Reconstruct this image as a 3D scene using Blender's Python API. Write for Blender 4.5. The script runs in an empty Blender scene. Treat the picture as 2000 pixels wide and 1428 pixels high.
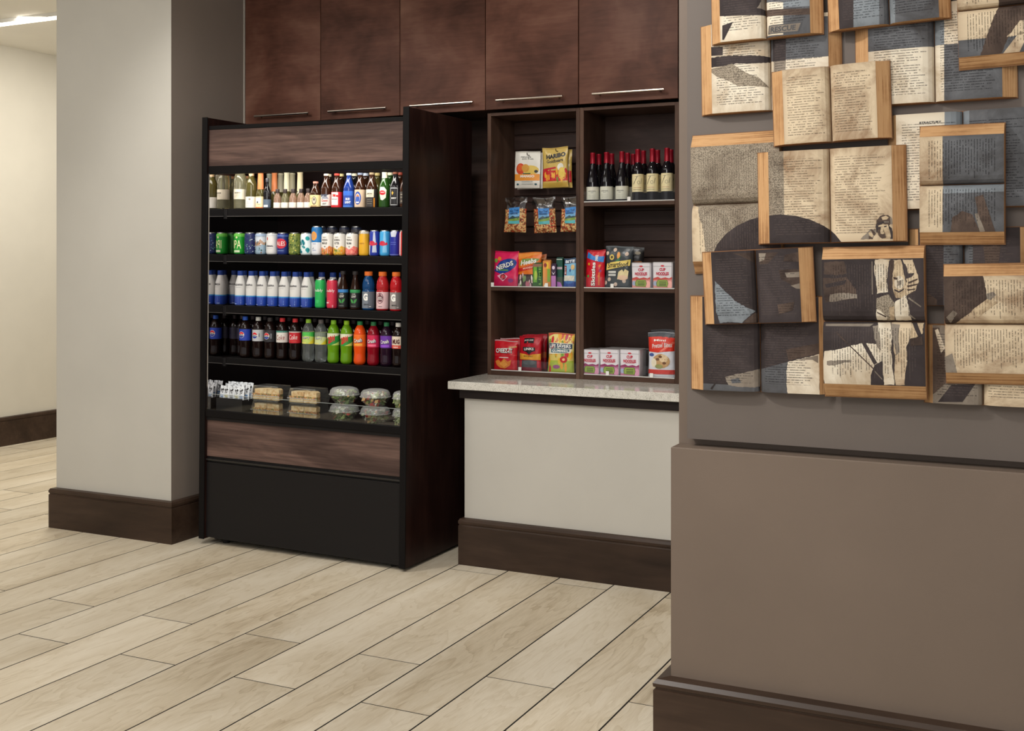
import bpy, bmesh, math, random
from mathutils import Vector, Matrix
from mathutils.geometry import tessellate_polygon
random.seed(7)
SC = bpy.context.scene
COL = SC.collection
PI = math.pi

# ------------------------------------------------------------------ camera, world, lamps, exposure
CAM_H = 1.55
YAW = math.atan2(1095.0, 2255.0)          # the wall runs along X, the camera looks to the left of +Y
FPX, HORIZON, UC = 2255.0, 503.0, 1000.0  # focal length in pixels, horizon row, centre column (2000 px frame)
cd = bpy.data.cameras.new('camera')
cam = bpy.data.objects.new('camera', cd)
COL.objects.link(cam)
cam.location = (0, 0, CAM_H)
cam.rotation_euler = (PI / 2, 0, YAW)
cd.sensor_width = 36
cd.lens = FPX / 2000 * 36
cd.shift_y = -(714 - HORIZON) / 2000
cd.clip_start = 0.05
SC.camera = cam
SC.view_settings.view_transform = 'Standard'
SC.view_settings.look = 'None'
SC.view_settings.gamma = 1
SC.view_settings.use_curve_mapping = False
SC.view_settings.exposure = -0.1
W = bpy.data.worlds.new('world')
SC.world = W
W.use_nodes = True
W.node_tree.nodes['Background'].inputs[0].default_value = (1.0, 0.995, 0.99, 1)
W.node_tree.nodes['Background'].inputs[1].default_value = 0.85


def area(name, loc, target, size, power, color=(1, .98, .945), size_y=None):
    l = bpy.data.lights.new(name, 'AREA')
    l.energy = power
    l.color = color
    l.size = size
    if size_y:
        l.shape = 'RECTANGLE'
        l.size_y = size_y
    o = bpy.data.objects.new(name, l)
    COL.objects.link(o)
    o.location = loc
    o.rotation_euler = (Vector(target) - Vector(loc)).to_track_quat('-Z', 'Y').to_euler()
    return o


def spot(name, loc, target, power, angle, blend=.7, radius=.08, color=(1, .97, .92)):
    l = bpy.data.lights.new(name, 'SPOT')
    l.energy = power
    l.color = color
    l.spot_size = math.radians(angle)
    l.spot_blend = blend
    l.shadow_soft_size = radius
    o = bpy.data.objects.new(name, l)
    COL.objects.link(o)
    o.location = loc
    o.rotation_euler = (Vector(target) - Vector(loc)).to_track_quat('-Z', 'Y').to_euler()
    return o


area('ceiling_lamp_lobby', (-2.6, 2.4, 3.27), (-2.6, 2.9, 0), 2.2, 66)
area('ceiling_lamp_pillar', (-5.0, 2.9, 3.27), (-5.0, 3.6, 0), 1.6, 36)
area('ceiling_lamp_hall', (-6.6, 6.6, 3.27), (-6.9, 6.6, 0), 1.6, 88, (1, .955, .87))
spot('downlight_books', (-2.35, 1.9, 3.2), (-.8, 3.5, 1.55), 150, 75, .8, .06)
spot('downlight_cabinets', (-2.3, 4.0, 3.25), (-2.4, 5.6, 1.5), 60, 95, .8, .1)
area('pillar_side_fill', (-1.2, .6, 3.27), (-2.8, 2.8, .8), 1.8, 105)  # unseen fill, added to brighten the pillar's right face
spot('downlight_fridge', (-3.9, 3.6, 3.25), (-3.8, 5.2, 1.2), 85, 90, .8, .1)

# ------------------------------------------------------------------ helpers: picture rows and columns to places in the room
FWD = Vector((-math.sin(YAW), math.cos(YAW), 0))
RGT = Vector((math.cos(YAW), math.sin(YAW), 0))
CAM = Vector((0, 0, CAM_H))


def on_y(u, v, y):
    r = FWD * FPX + RGT * (u - UC) + Vector((0, 0, HORIZON - v))
    return CAM + r * (y / r.y)


# ------------------------------------------------------------------ helpers: materials
def S(r, g, b):
    f = lambda c: (c / 255 / 12.92) if c <= 10 else ((c / 255 + .055) / 1.055) ** 2.4
    return (f(r), f(g), f(b))


MATS = {}


def pr(mat):
    return mat.node_tree.nodes['Principled BSDF']


def mat(name, col, rough=.5, metal=0., spec=.5, trans=0., ior=1.45, emit=None, emit_s=0.):
    if name in MATS:
        return MATS[name]
    m = bpy.data.materials.new(name)
    m.use_nodes = True
    p = pr(m)
    p.inputs['Base Color'].default_value = (*col, 1)
    p.inputs['Roughness'].default_value = rough
    p.inputs['Metallic'].default_value = metal
    p.inputs['Specular IOR Level'].default_value = spec
    p.inputs['Transmission Weight'].default_value = trans
    p.inputs['IOR'].default_value = ior
    if emit:
        p.inputs['Emission Color'].default_value = (*emit, 1)
        p.inputs['Emission Strength'].default_value = emit_s
    m.diffuse_color = (*col, 1)
    MATS[name] = m
    return m


def ink(rgb, rough=.42):
    return mat('ink_%02x%02x%02x_%d' % (*rgb, int(rough * 100)), S(*rgb), rough)


class NT:
    def __init__(self, m):
        self.t = m.node_tree
        self.p = pr(m)

    def n(self, typ, **kw):
        x = self.t.nodes.new(typ)
        for k, v in kw.items():
            if isinstance(k, str) and hasattr(x, k):
                setattr(x, k, v)
        return x

    def l(self, a, b):
        self.t.links.new(a, b)

    def math(self, op, a, b=None, clamp=False):
        x = self.t.nodes.new('ShaderNodeMath')
        x.operation = op
        x.use_clamp = clamp
        for i, q in enumerate((a, b)):
            if q is None:
                continue
            if isinstance(q, (int, float)):
                x.inputs[i].default_value = q
            else:
                self.l(q, x.inputs[i])
        return x.outputs[0]

    def ramp(self, fac, stops, interp='LINEAR'):
        x = self.t.nodes.new('ShaderNodeValToRGB')
        x.color_ramp.interpolation = interp
        e = x.color_ramp.elements
        while len(e) > 1:
            e.remove(e[-1])
        for i, (p, c) in enumerate(stops):
            q = e[0] if i == 0 else e.new(p)
            q.position = p
            q.color = (*c, 1) if len(c) == 3 else c
        self.l(fac, x.inputs[0])
        return x.outputs[0]

    def mixc(self, fac, a, b, mode='MIX'):
        x = self.t.nodes.new('ShaderNodeMix')
        x.data_type = 'RGBA'
        x.blend_type = mode
        for sock, q in ((x.inputs[0], fac), (x.inputs[6], a), (x.inputs[7], b)):
            if isinstance(q, (int, float)):
                sock.default_value = q
            elif isinstance(q, tuple):
                sock.default_value = (*q, 1)
            else:
                self.l(q, sock)
        return x.outputs[2]

    def coord(self, scale=(1, 1, 1), kind='Object', rand=False):
        tc = self.n('ShaderNodeTexCoord')
        mp = self.n('ShaderNodeMapping')
        self.l(tc.outputs[kind], mp.inputs[0])
        mp.inputs['Scale'].default_value = scale
        if rand:
            oi = self.n('ShaderNodeObjectInfo')
            c = self.n('ShaderNodeCombineXYZ')
            for i, k in enumerate((37.0, 91.0, 17.0)):
                self.l(self.math('MULTIPLY', oi.outputs['Random'], k), c.inputs[i])
            self.l(c.outputs[0], mp.inputs['Location'])
            self.rand = oi.outputs['Random']
        return mp.outputs[0]

    def noise(self, vec, scale, detail=4, rough=.55, dist=0.):
        x = self.n('ShaderNodeTexNoise')
        self.l(vec, x.inputs['Vector'])
        x.inputs['Scale'].default_value = scale
        x.inputs['Detail'].default_value = detail
        x.inputs['Roughness'].default_value = rough
        x.inputs['Distortion'].default_value = dist
        return x.outputs[0]

    def bump(self, h, strength=.2, dist=.002):
        x = self.n('ShaderNodeBump')
        x.inputs['Strength'].default_value = strength
        x.inputs['Distance'].default_value = dist
        self.l(h, x.inputs['Height'])
        self.l(x.outputs[0], self.p.inputs['Normal'])


def wood(name, dark, mid, light, grain_axis='X', rough=.4, fine=60, blotch=1.6, rand=True, spec=.16, cloud=0., stretch=.12):
    m = mat(name, mid, rough, spec=spec)
    t = NT(m)
    sc = {'X': (stretch, 1, 1), 'Y': (1, stretch, 1), 'Z': (1, 1, stretch)}[grain_axis]
    v = t.coord(sc, rand=rand)
    v2 = t.coord((.45 + .3 * cloud if stretch > .1 else .2, 1, 1) if grain_axis == 'X' else ((1, .45, 1) if grain_axis == 'Y' else (1, 1, .45)), rand=rand)
    g = t.noise(v, fine, 6, .65, .4)
    b = t.noise(v2, blotch, 4, .6, 1.2 - .8 * cloud)
    gg = t.noise(v, fine * .18, 4, .6, 1.5)
    f = t.math('ADD', t.math('MULTIPLY', b, .55 + .25 * cloud), t.math('ADD', t.math('MULTIPLY', g, .22 - .06 * cloud), t.math('MULTIPLY', gg, .25 - .19 * cloud)))
    c = t.ramp(f, [(.34, dark), (.5, mid), (.68, light)])
    t.l(c, t.p.inputs['Base Color'])
    t.bump(g, .08, .001)
    return m


def paint(name, col, var=.06, rough=.6, weave=0.):
    m = mat(name, col, rough, spec=.3)
    t = NT(m)
    v = t.coord()
    n1 = t.noise(v, 2.2, 4)
    lo = tuple(c * (1 - var) for c in col)
    hi = tuple(min(1, c * (1 + var)) for c in col)
    t.l(t.ramp(n1, [(.3, lo), (.7, hi)]), t.p.inputs['Base Color'])
    vv = t.coord((1, 1, 1))
    t.bump(t.noise(vv, 420, 3), .05 + weave, .001)
    return m


BEIGE = paint('beige_wall_paint', S(193, 189, 180), .03)
HALLP = paint('cream_hall_paint', S(212, 207, 195), .03)
TAUPE = paint('taupe_vinyl_wall', S(112, 98, 87), .05, .5, .1)
TAUPE3 = paint('taupe_lit_pillar', S(134, 123, 114), .04, .55, .05)  # the wall taupe lightened, standing in for light on the pillar's right face
TAUPE2 = paint('taupe_panel_cloth', S(101, 92, 86), .05, .55, .12)
CEILP = paint('white_ceiling_paint', S(240, 237, 229), .02)
BASEW = wood('espresso_baseboard', S(36, 26, 20), S(58, 44, 35), S(80, 63, 52), 'X', .33, 30, 1.5, rand=False, spec=.28)
CABW = wood('walnut_cabinet_door', S(62, 37, 28), S(93, 60, 48), S(120, 86, 71), 'X', .42, 70, 2.6, cloud=1.0)
SHELFW = wood('walnut_shelf_board', S(48, 33, 27), S(76, 56, 46), S(102, 78, 65), 'X', .42, 55, 2.0)
SHELFV = wood('walnut_stile', S(52, 36, 29), S(82, 61, 50), S(108, 83, 69), 'Z', .42, 55, 2.0)
SLATW = wood('dark_slat_board', S(36, 24, 20), S(60, 43, 37), S(84, 63, 56), 'X', .45, 50, 1.8, spec=.25)
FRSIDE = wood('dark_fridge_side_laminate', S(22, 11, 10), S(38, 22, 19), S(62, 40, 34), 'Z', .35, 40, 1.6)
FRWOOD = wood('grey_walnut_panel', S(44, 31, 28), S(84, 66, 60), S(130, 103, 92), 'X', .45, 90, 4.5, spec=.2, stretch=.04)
BLACK = mat('black_metal', S(19, 17, 17), .5, spec=.12)
BLACK2 = mat('black_satin_kick', S(30, 28, 28), .4, spec=.16)
BLACKIN = mat('dark_brown_interior', S(40, 26, 25), .4, spec=.15)
MIRROR = mat('mirror_side_lining', (.62, .6, .6), .03, 1.0)
STEEL = mat('brushed_steel', S(190, 180, 170), .3, 1.0)
WHITE = mat('white_plastic', S(238, 236, 230), .4)
CARD = mat('black_card', S(34, 32, 32), .6)
LED = mat('strip_light_diffuser', (1, .95, .85), .5, emit=(1, .93, .8), emit_s=7.0)
GROUT = mat('dark_grout', S(26, 20, 16), .8)


def clear(name, tint=(1, 1, 1), gloss=.1, rough=.03, face=.3, haze=0.):
    m = bpy.data.materials.new(name)
    m.use_nodes = True
    nt = m.node_tree
    nt.nodes.clear()
    o = nt.nodes.new('ShaderNodeOutputMaterial')
    mx = nt.nodes.new('ShaderNodeMixShader')
    a = nt.nodes.new('ShaderNodeBsdfTransparent')
    b = nt.nodes.new('ShaderNodeBsdfGlossy')
    fr = nt.nodes.new('ShaderNodeLayerWeight')
    fr.inputs[0].default_value = .25
    ad = nt.nodes.new('ShaderNodeMath')
    ad.operation = 'MULTIPLY_ADD'
    ad.inputs[1].default_value = face
    ad.inputs[2].default_value = gloss
    nt.links.new(fr.outputs['Facing'], ad.inputs[0])
    a.inputs[0].default_value = (*tint, 1)
    b.inputs['Roughness'].default_value = rough
    nt.links.new(ad.outputs[0], mx.inputs[0])
    nt.links.new(a.outputs[0], mx.inputs[1])
    nt.links.new(b.outputs[0], mx.inputs[2])
    out = mx.outputs[0]
    if haze:
        df = nt.nodes.new('ShaderNodeBsdfDiffuse')
        df.inputs[0].default_value = (.86, .86, .84, 1)
        m2 = nt.nodes.new('ShaderNodeMixShader')
        m2.inputs[0].default_value = haze
        nt.links.new(out, m2.inputs[1])
        nt.links.new(df.outputs[0], m2.inputs[2])
        out = m2.outputs[0]
    nt.links.new(out, o.inputs[0])
    MATS[name] = m
    return m


ACRYL = clear('clear_acrylic', (.98, .985, .985), .012, .03, .06)
PLAST = clear('clear_food_plastic', (.96, .97, .96), .06, .08, .4, .03)
LIDP = clear('hazed_lid_plastic', (.96, .97, .96), .08, .12, .5, .24)  # clear plastic, white haze mixed in to stand for bright reflections
FILM = clear('clear_bag_film', (.93, .93, .93), .09, .12)


def fluid(name, rgb, trans=.6, rough=.05, ior=1.36):
    return mat(name, S(*rgb), rough, spec=.6, trans=trans, ior=ior)


def quartz():
    m = mat('speckled_quartz', S(196, 192, 180), .12, spec=.6)
    t = NT(m)
    v = t.coord()
    a = t.noise(v, 190, 3, .7)
    b = t.noise(v, 45, 4, .6)
    c = t.ramp(t.math('ADD', t.math('MULTIPLY', a, .7), t.math('MULTIPLY', b, .3)),
               [(.36, S(146, 140, 128)), (.46, S(204, 200, 189)), (.6, S(226, 222, 212)), (.7, S(186, 180, 168))])
    t.l(c, t.p.inputs['Base Color'])
    return m


QUARTZ = quartz()


def plank_mat():
    m = mat('pale_oak_plank', S(206, 192, 168), .36, spec=.35)
    t = NT(m)
    v = t.coord((1, .05, 1), rand=True)
    v2 = t.coord((1, .22, 1), rand=True)
    fine = t.noise(v, 300, 4, .7, .1)
    band = t.noise(v2, 7, 3, .55, .5)
    ring = t.math('FRACT', t.math('MULTIPLY', band, 9.0))
    ring = t.math('MULTIPLY', t.math('POWER', ring, 3), .5)
    blot = t.noise(v2, 3.2, 5, .62, .6)
    f = t.math('ADD', t.math('MULTIPLY', blot, .62), t.math('ADD', t.math('MULTIPLY', fine, .3), t.math('MULTIPLY', ring, -.16)))
    c = t.ramp(f, [(.25, S(164, 147, 121)), (.38, S(198, 184, 160)), (.52, S(215, 204, 184)), (.66, S(224, 215, 198))])
    bri = t.math('ADD', t.math('MULTIPLY', t.rand, .14), 1.0)
    hsv = t.n('ShaderNodeHueSaturation')
    t.l(c, hsv.inputs['Color'])
    t.l(bri, hsv.inputs['Value'])
    t.l(hsv.outputs[0], t.p.inputs['Base Color'])
    t.l(t.ramp(fine, [(.2, (.36,) * 3), (.8, (.52,) * 3)]), t.p.inputs['Roughness'])
    t.bump(fine, .06, .001)
    return m


PLANK = plank_mat()


def page_edge(name, ax):
    m = mat(name, S(196, 150, 96), .7, spec=.2)
    t = NT(m)
    v = t.coord((1, 1, 1), rand=True)
    mp = t.n('ShaderNodeMapping')
    t.l(v, mp.inputs[0])
    mp.inputs['Scale'].default_value = (330, 330, 4)
    a = t.noise(mp.outputs[0], 1, 4, .6, .2)
    b = t.noise(v, 9, 4, .6)
    f = t.math('ADD', t.math('MULTIPLY', a, .6), t.math('MULTIPLY', b, .4))
    t.l(t.ramp(f, [(.33, S(106, 74, 48)), (.44, S(164, 122, 82)), (.55, S(192, 152, 108)), (.68, S(170, 128, 88))]), t.p.inputs['Base Color'])
    t.bump(a, .35, .001)
    return m


PEDGE = page_edge('aged_page_edges', 0)
COVER = mat('brown_book_board', S(120, 82, 50), .7)


def paper(name, base, stain, inkc, strength=.8, mott=0., pitch=.0075, blot=7.):
    """printed paper: UV map 'norm' runs 0-1 over the page (margins), UV map 'metre' carries the text lines"""
    m = mat(name, base, .7, spec=.15)
    t = NT(m)
    un = t.n('ShaderNodeUVMap')
    un.uv_map = 'norm'
    um = t.n('ShaderNodeUVMap')
    um.uv_map = 'metre'
    sn = t.n('ShaderNodeSeparateXYZ')
    t.l(un.outputs[0], sn.inputs[0])
    sm = t.n('ShaderNodeSeparateXYZ')
    t.l(um.outputs[0], sm.inputs[0])
    row = t.math('DIVIDE', sm.outputs[1], pitch)
    fr = t.math('FRACT', row)
    fl = t.math('FLOOR', row)
    line = t.math('MULTIPLY', t.math('GREATER_THAN', fr, .3), t.math('LESS_THAN', fr, .64))
    c = t.n('ShaderNodeCombineXYZ')
    t.l(t.math('MULTIPLY', sm.outputs[0], 760), c.inputs[0])
    t.l(t.math('MULTIPLY', row, 1.9), c.inputs[1])
    let = t.math('GREATER_THAN', t.noise(c.outputs[0], 1, 2, .7), .455)
    c2 = t.n('ShaderNodeCombineXYZ')
    t.l(t.math('MULTIPLY', sm.outputs[0], 110), c2.inputs[0])
    t.l(t.math('MULTIPLY', fl, 7.31), c2.inputs[1])
    wrd = t.math('GREATER_THAN', t.noise(c2.outputs[0], 1, 1), .42)
    c3 = t.n('ShaderNodeCombineXYZ')
    t.l(t.math('MULTIPLY', fl, 3.77), c3.inputs[0])
    rag = t.math('ADD', .88, t.math('MULTIPLY', t.math('SUBTRACT', t.noise(c3.outputs[0], 1, 0), .62), .9), False)
    rag = t.math('MINIMUM', rag, .9)
    box = t.math('MULTIPLY', t.math('GREATER_THAN', sn.outputs[0], .09), t.math('LESS_THAN', sn.outputs[0], rag))
    boy = t.math('MULTIPLY', t.math('GREATER_THAN', sn.outputs[1], .09), t.math('LESS_THAN', sn.outputs[1], .91))
    msk = t.math('MULTIPLY', t.math('MULTIPLY', t.math('MULTIPLY', line, let), wrd), t.math('MULTIPLY', box, boy))
    v = t.coord(rand=True)
    st = t.noise(v, blot, 6, .68, .6)
    col = t.ramp(st, [(.3, stain), (.55, base), (.75, tuple(min(1, q * (1.5 if sum(base) < .5 else 1.08)) for q in base))])
    if mott:
        mo = t.noise(v, 380, 3, .75)
        col = t.mixc(t.math('MULTIPLY', t.math('GREATER_THAN', mo, .52), mott), col, inkc)
    # darker toward the page borders (age)
    ex = t.math('MULTIPLY', t.math('SUBTRACT', sn.outputs[0], .5), 2)
    ey = t.math('MULTIPLY', t.math('SUBTRACT', sn.outputs[1], .5), 2)
    e = t.math('MAXIMUM', t.math('ABSOLUTE', ex), t.math('ABSOLUTE', ey))
    e = t.math('MULTIPLY', t.math('POWER', e, 8), t.math('ADD', .15, t.math('MULTIPLY', st, .9)), True)
    col = t.mixc(t.math('MULTIPLY', e, .55), col, stain)
    col = t.mixc(t.math('MULTIPLY', msk, strength), col, inkc)
    t.l(col, t.p.inputs['Base Color'])
    return m


INKD = S(48, 40, 36)
PAPER = {
    'sepia': paper('aged_paper', S(204, 186, 158), S(132, 104, 78), INKD, .75),
    'pale': paper('pale_paper', S(216, 206, 187), S(164, 144, 118), S(38, 36, 36), .85),
    'slate': paper('slate_print_paper', S(92, 93, 96), S(60, 57, 57), S(28, 27, 30), .8),
    'blue': paper('blue_print_paper', S(126, 132, 137), S(82, 84, 86), S(32, 33, 38), .8),
    'dark': paper('dark_print_paper', S(60, 53, 53), S(40, 34, 34), S(92, 80, 74), .36, blot=5),
    'brown': paper('brown_print_paper', S(84, 70, 62), S(52, 42, 38), S(34, 28, 26), .6, blot=9),
    'mid': paper('grey_print_paper', S(136, 126, 114), S(96, 84, 74), S(46, 40, 38), .75),
    'mott': paper('mottled_print_paper', S(160, 148, 130), S(104, 90, 76), S(58, 50, 44), .5, .7),
    'tan': paper('tan_print_paper', S(190, 170, 140), S(130, 108, 84), S(90, 74, 60), .6, blot=30),
}


# ------------------------------------------------------------------ helpers: meshes
class M:
    """collects shapes and links them as ONE mesh object"""

    def __init__(self):
        self.v, self.f, self.mi, self.sm, self.uv = [], [], [], [], {}

    def add(self, vs, fs, m=0, smooth=False):
        o = len(self.v)
        self.v += [tuple(p) for p in vs]
        for f in fs:
            self.f.append([o + i for i in f])
            self.mi.append(m)
            self.sm.append(smooth)
        return self

    def box(self, x0, x1, y0, y1, z0, z1, m=0, b=0.):
        if b <= 0:
            vs = [(x, y, z) for x in (x0, x1) for y in (y0, y1) for z in (z0, z1)]
            fs = [(0, 1, 3, 2), (4, 6, 7, 5), (0, 4, 5, 1), (2, 3, 7, 6), (0, 2, 6, 4), (1, 5, 7, 3)]
            return self.add(vs, fs, m)
        bm = bmesh.new()
        bmesh.ops.create_cube(bm, size=1)
        for q in bm.verts:
            q.co = Vector((x0 + (q.co.x + .5) * (x1 - x0), y0 + (q.co.y + .5) * (y1 - y0), z0 + (q.co.z + .5) * (z1 - z0)))
        bmesh.ops.bevel(bm, geom=bm.edges[:], offset=b, segments=1, affect='EDGES', profile=.5)
        self.bm(bm, m)
        bm.free()
        return self

    def bm(self, bm, m=0, smooth=False):
        bm.verts.index_update()
        return self.add([v.co for v in bm.verts], [[v.index for v in f.verts] for f in bm.faces], m, smooth)

    def lathe(self, prof, n=24, m=0, smooth=True, c=(0, 0), caps=True):
        vs, fs = [], []
        for r, z in prof:
            for k in range(n):
                a = 2 * PI * k / n
                vs.append((c[0] + r * math.cos(a), c[1] + r * math.sin(a), z))
        for i in range(len(prof) - 1):
            for k in range(n):
                k2 = (k + 1) % n
                fs.append((i * n + k, i * n + k2, (i + 1) * n + k2, (i + 1) * n + k))
        if caps:
            fs.append(tuple(reversed(range(n))))
            fs.append(tuple((len(prof) - 1) * n + k for k in range(n)))
        return self.add(vs, fs, m, smooth)

    def tube(self, p, q, r, n=10, m=0):
        p, q = Vector(p), Vector(q)
        d = (q - p).normalized()
        a = d.orthogonal().normalized()
        b = d.cross(a)
        vs = [e + a * (r * math.cos(2 * PI * k / n)) + b * (r * math.sin(2 * PI * k / n)) for e in (p, q) for k in range(n)]
        fs = [(k, (k + 1) % n, n + (k + 1) % n, n + k) for k in range(n)] + [tuple(reversed(range(n))), tuple(range(n, 2 * n))]
        return self.add(vs, fs, m, True)

    def prism(self, poly, lo, hi, axis='X', m=0, smooth=False):
        """poly: points in the plane across the axis, extruded lo..hi"""
        P = {'X': lambda a, b, t: (t, a, b), 'Y': lambda a, b, t: (a, t, b), 'Z': lambda a, b, t: (a, b, t)}[axis]
        n = len(poly)
        vs = [P(a, b, lo) for a, b in poly] + [P(a, b, hi) for a, b in poly]
        fs = [(i, (i + 1) % n, n + (i + 1) % n, n + i) for i in range(n)]
        fs += [tuple(reversed(range(n))), tuple(range(n, 2 * n))]
        return self.add(vs, fs, m, smooth)

    def build(self, name, mats, parent=None, loc=None, fix=True, angle=35):
        me = bpy.data.meshes.new(name)
        me.from_pydata(self.v, [], self.f)
        if not isinstance(mats, (list, tuple)):
            mats = [mats]
        for q in mats:
            me.materials.append(q)
        me.polygons.foreach_set('material_index', self.mi)
        me.polygons.foreach_set('use_smooth', self.sm)
        if fix:
            bm = bmesh.new()
            bm.from_mesh(me)
            bmesh.ops.recalc_face_normals(bm, faces=bm.faces)
            bm.to_mesh(me)
            bm.free()
        if any(self.sm):
            me.set_sharp_from_angle(angle=math.radians(angle))
        for uvn, fn in self.uv.items():
            lay = me.uv_layers.new(name=uvn)
            for lp in me.loops:
                lay.data[lp.index].uv = fn(lp.vertex_index)
        me.update()
        o = bpy.data.objects.new(name, me)
        COL.objects.link(o)
        if parent:
            o.parent = parent
        if loc is not None:
            o.location = loc
        return o


def thing(name, label, cat, loc=(0, 0, 0), group=None, mw=None):
    o = bpy.data.objects.new(name, None)
    COL.objects.link(o)
    o.empty_display_size = .05
    if mw is not None:
        o.matrix_world = mw
    else:
        o.location = loc
    o['label'] = label
    o['category'] = cat
    if group:
        o['group'] = group
    return o


def tag(o, label, cat, group=None, kind=None):
    o['label'] = label
    o['category'] = cat
    if group:
        o['group'] = group
    if kind:
        o['kind'] = kind
    return o


def struct(o):
    o['kind'] = 'structure'
    return o


# ------------------------------------------------------------------ helpers: flat print laid on labels, bags and pages
FONT = {}


def glyphs(s, bold=0., shear=0.):
    k = (s, bold, shear)
    if k in FONT:
        return FONT[k]
    c = bpy.data.curves.new('lettering', 'FONT')
    c.body = s
    c.resolution_u = 2
    c.shear = shear
    c.offset = bold
    c.fill_mode = 'FRONT'
    o = bpy.data.objects.new('lettering', c)
    COL.objects.link(o)
    bpy.context.view_layer.update()
    me = bpy.data.meshes.new_from_object(o.evaluated_get(bpy.context.evaluated_depsgraph_get()))
    vs = [(v.co.x, v.co.y) for v in me.vertices]
    fs = [list(p.vertices) for p in me.polygons]
    bpy.data.objects.remove(o)
    bpy.data.curves.remove(c)
    bpy.data.meshes.remove(me)
    if vs:
        x0, x1 = min(v[0] for v in vs), max(v[0] for v in vs)
        y0, y1 = min(v[1] for v in vs), max(v[1] for v in vs)
    else:
        x0 = y0 = 0
        x1 = y1 = 1
    FONT[k] = (vs, fs, (x0, x1, y0, y1))
    return FONT[k]


def ell(cx, cy, rx, ry=None, n=16, a0=0., a1=2 * PI, rot=0.):
    ry = rx if ry is None else ry
    full = abs(a1 - a0 - 2 * PI) < 1e-6
    k = n if full else n + 1
    pts = []
    for i in range(k):
        a = a0 + (a1 - a0) * i / n
        x, y = rx * math.cos(a), ry * math.sin(a)
        pts.append((cx + x * math.cos(rot) - y * math.sin(rot), cy + x * math.sin(rot) + y * math.cos(rot)))
    return pts


def rect(x0, y0, x1, y1):
    return [(x0, y0), (x1, y0), (x1, y1), (x0, y1)]


def P_(pts, c):
    return ('p', pts, c)


def R_(x0, y0, x1, y1, c):
    return ('p', rect(x0, y0, x1, y1), c)


def E_(cx, cy, rx, ry, c, n=16, rot=0.):
    return ('p', ell(cx, cy, rx, ry, n, rot=rot), c)


def T_(s, cx, cy, w, h, c, rot=0., bold=.012, shear=0.):
    return ('t', s, cx, cy, w, h, c, rot, bold, shear)


def lay_print(mb, layers, mapf, clip, cols, sx=None, sy=None, eps=.0004, uvs=None):
    """layers in 2-D -> clipped to the rectangle `clip`, cut along sx / sy so they follow the surface, mapped by mapf(x, y, lift)"""
    x0, y0, x1, y1 = clip
    lev, prev = [], None
    for L in layers:
        c = L[2] if L[0] == 'p' else L[6]
        lev.append((lev[-1] if lev else 0) + (0 if (L[0] == 'p' and c == prev) else 1))
        prev = c if L[0] == 'p' else None
    step = min(eps, .0011 / max(1, lev[-1] if lev else 1))
    for li, L in enumerate(layers):
        if L[0] == 'p':
            pts = L[1]
            v2 = [(p[0], p[1]) for p in pts]
            if len(pts) == 4:
                fs = [(0, 1, 2, 3)]
            else:
                fs = tessellate_polygon([[Vector((p[0], p[1], 0)) for p in pts]])
            c = L[2]
        else:
            _, s, cx, cy, w, h, c, rot, bold, shear = L
            vs, fs, (a, b, d, e) = glyphs(s, bold, shear)
            kx, ky = w / max(b - a, 1e-6), h / max(e - d, 1e-6)
            cr, sr = math.cos(rot), math.sin(rot)
            v2 = []
            for (x, y) in vs:
                X, Y = (x - (a + b) / 2) * kx, (y - (d + e) / 2) * ky
                v2.append((cx + X * cr - Y * sr, cy + X * sr + Y * cr))
        if not v2:
            continue
        bm = bmesh.new()
        bv = [bm.verts.new((p[0], p[1], 0)) for p in v2]
        for f in fs:
            try:
                bm.faces.new([bv[i] for i in f])
            except ValueError:
                pass
        ax, bx = min(p[0] for p in v2), max(p[0] for p in v2)
        ay, by = min(p[1] for p in v2), max(p[1] for p in v2)

        def cut(co, no, out):
            bmesh.ops.bisect_plane(bm, geom=bm.verts[:] + bm.edges[:] + bm.faces[:], plane_co=co, plane_no=no, clear_outer=out)
        if ax < x0:
            cut((x0, 0, 0), (-1, 0, 0), True)
        if bx > x1:
            cut((x1, 0, 0), (1, 0, 0), True)
        if ay < y0:
            cut((0, y0, 0), (0, -1, 0), True)
        if by > y1:
            cut((0, y1, 0), (0, 1, 0), True)
        if sx:
            for q in (sx if isinstance(sx, list) else [i * sx for i in range(int(math.floor(max(ax, x0) / sx)), int(math.ceil(min(bx, x1) / sx)) + 1)]):
                if ax < q < bx:
                    cut((q, 0, 0), (1, 0, 0), False)
        if sy:
            for q in (sy if isinstance(sy, list) else [i * sy for i in range(int(math.floor(max(ay, y0) / sy)), int(math.ceil(min(by, y1) / sy)) + 1)]):
                if ay < q < by:
                    cut((0, q, 0), (0, 1, 0), False)
        mm = c if not isinstance(c, tuple) else ink(c)
        if mm not in cols:
            cols.append(mm)
        lift = step * lev[li] + (min(.0005, eps * 2) if L[0] == 't' else 0)
        o = len(mb.v)
        bm.verts.index_update()
        for q in bm.verts:
            mb.v.append(tuple(mapf(q.co.x, q.co.y, lift)))
            if uvs is not None:
                uvs.append((q.co.x, q.co.y))
        k = cols.index(mm)
        for f in bm.faces:
            if f.normal.z < 0:
                ids = [q.index for q in reversed(f.verts[:])]
            else:
                ids = [q.index for q in f.verts]
            mb.f.append([o + i for i in ids])
            mb.mi.append(k)
            mb.sm.append(False)
        bm.free()


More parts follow.
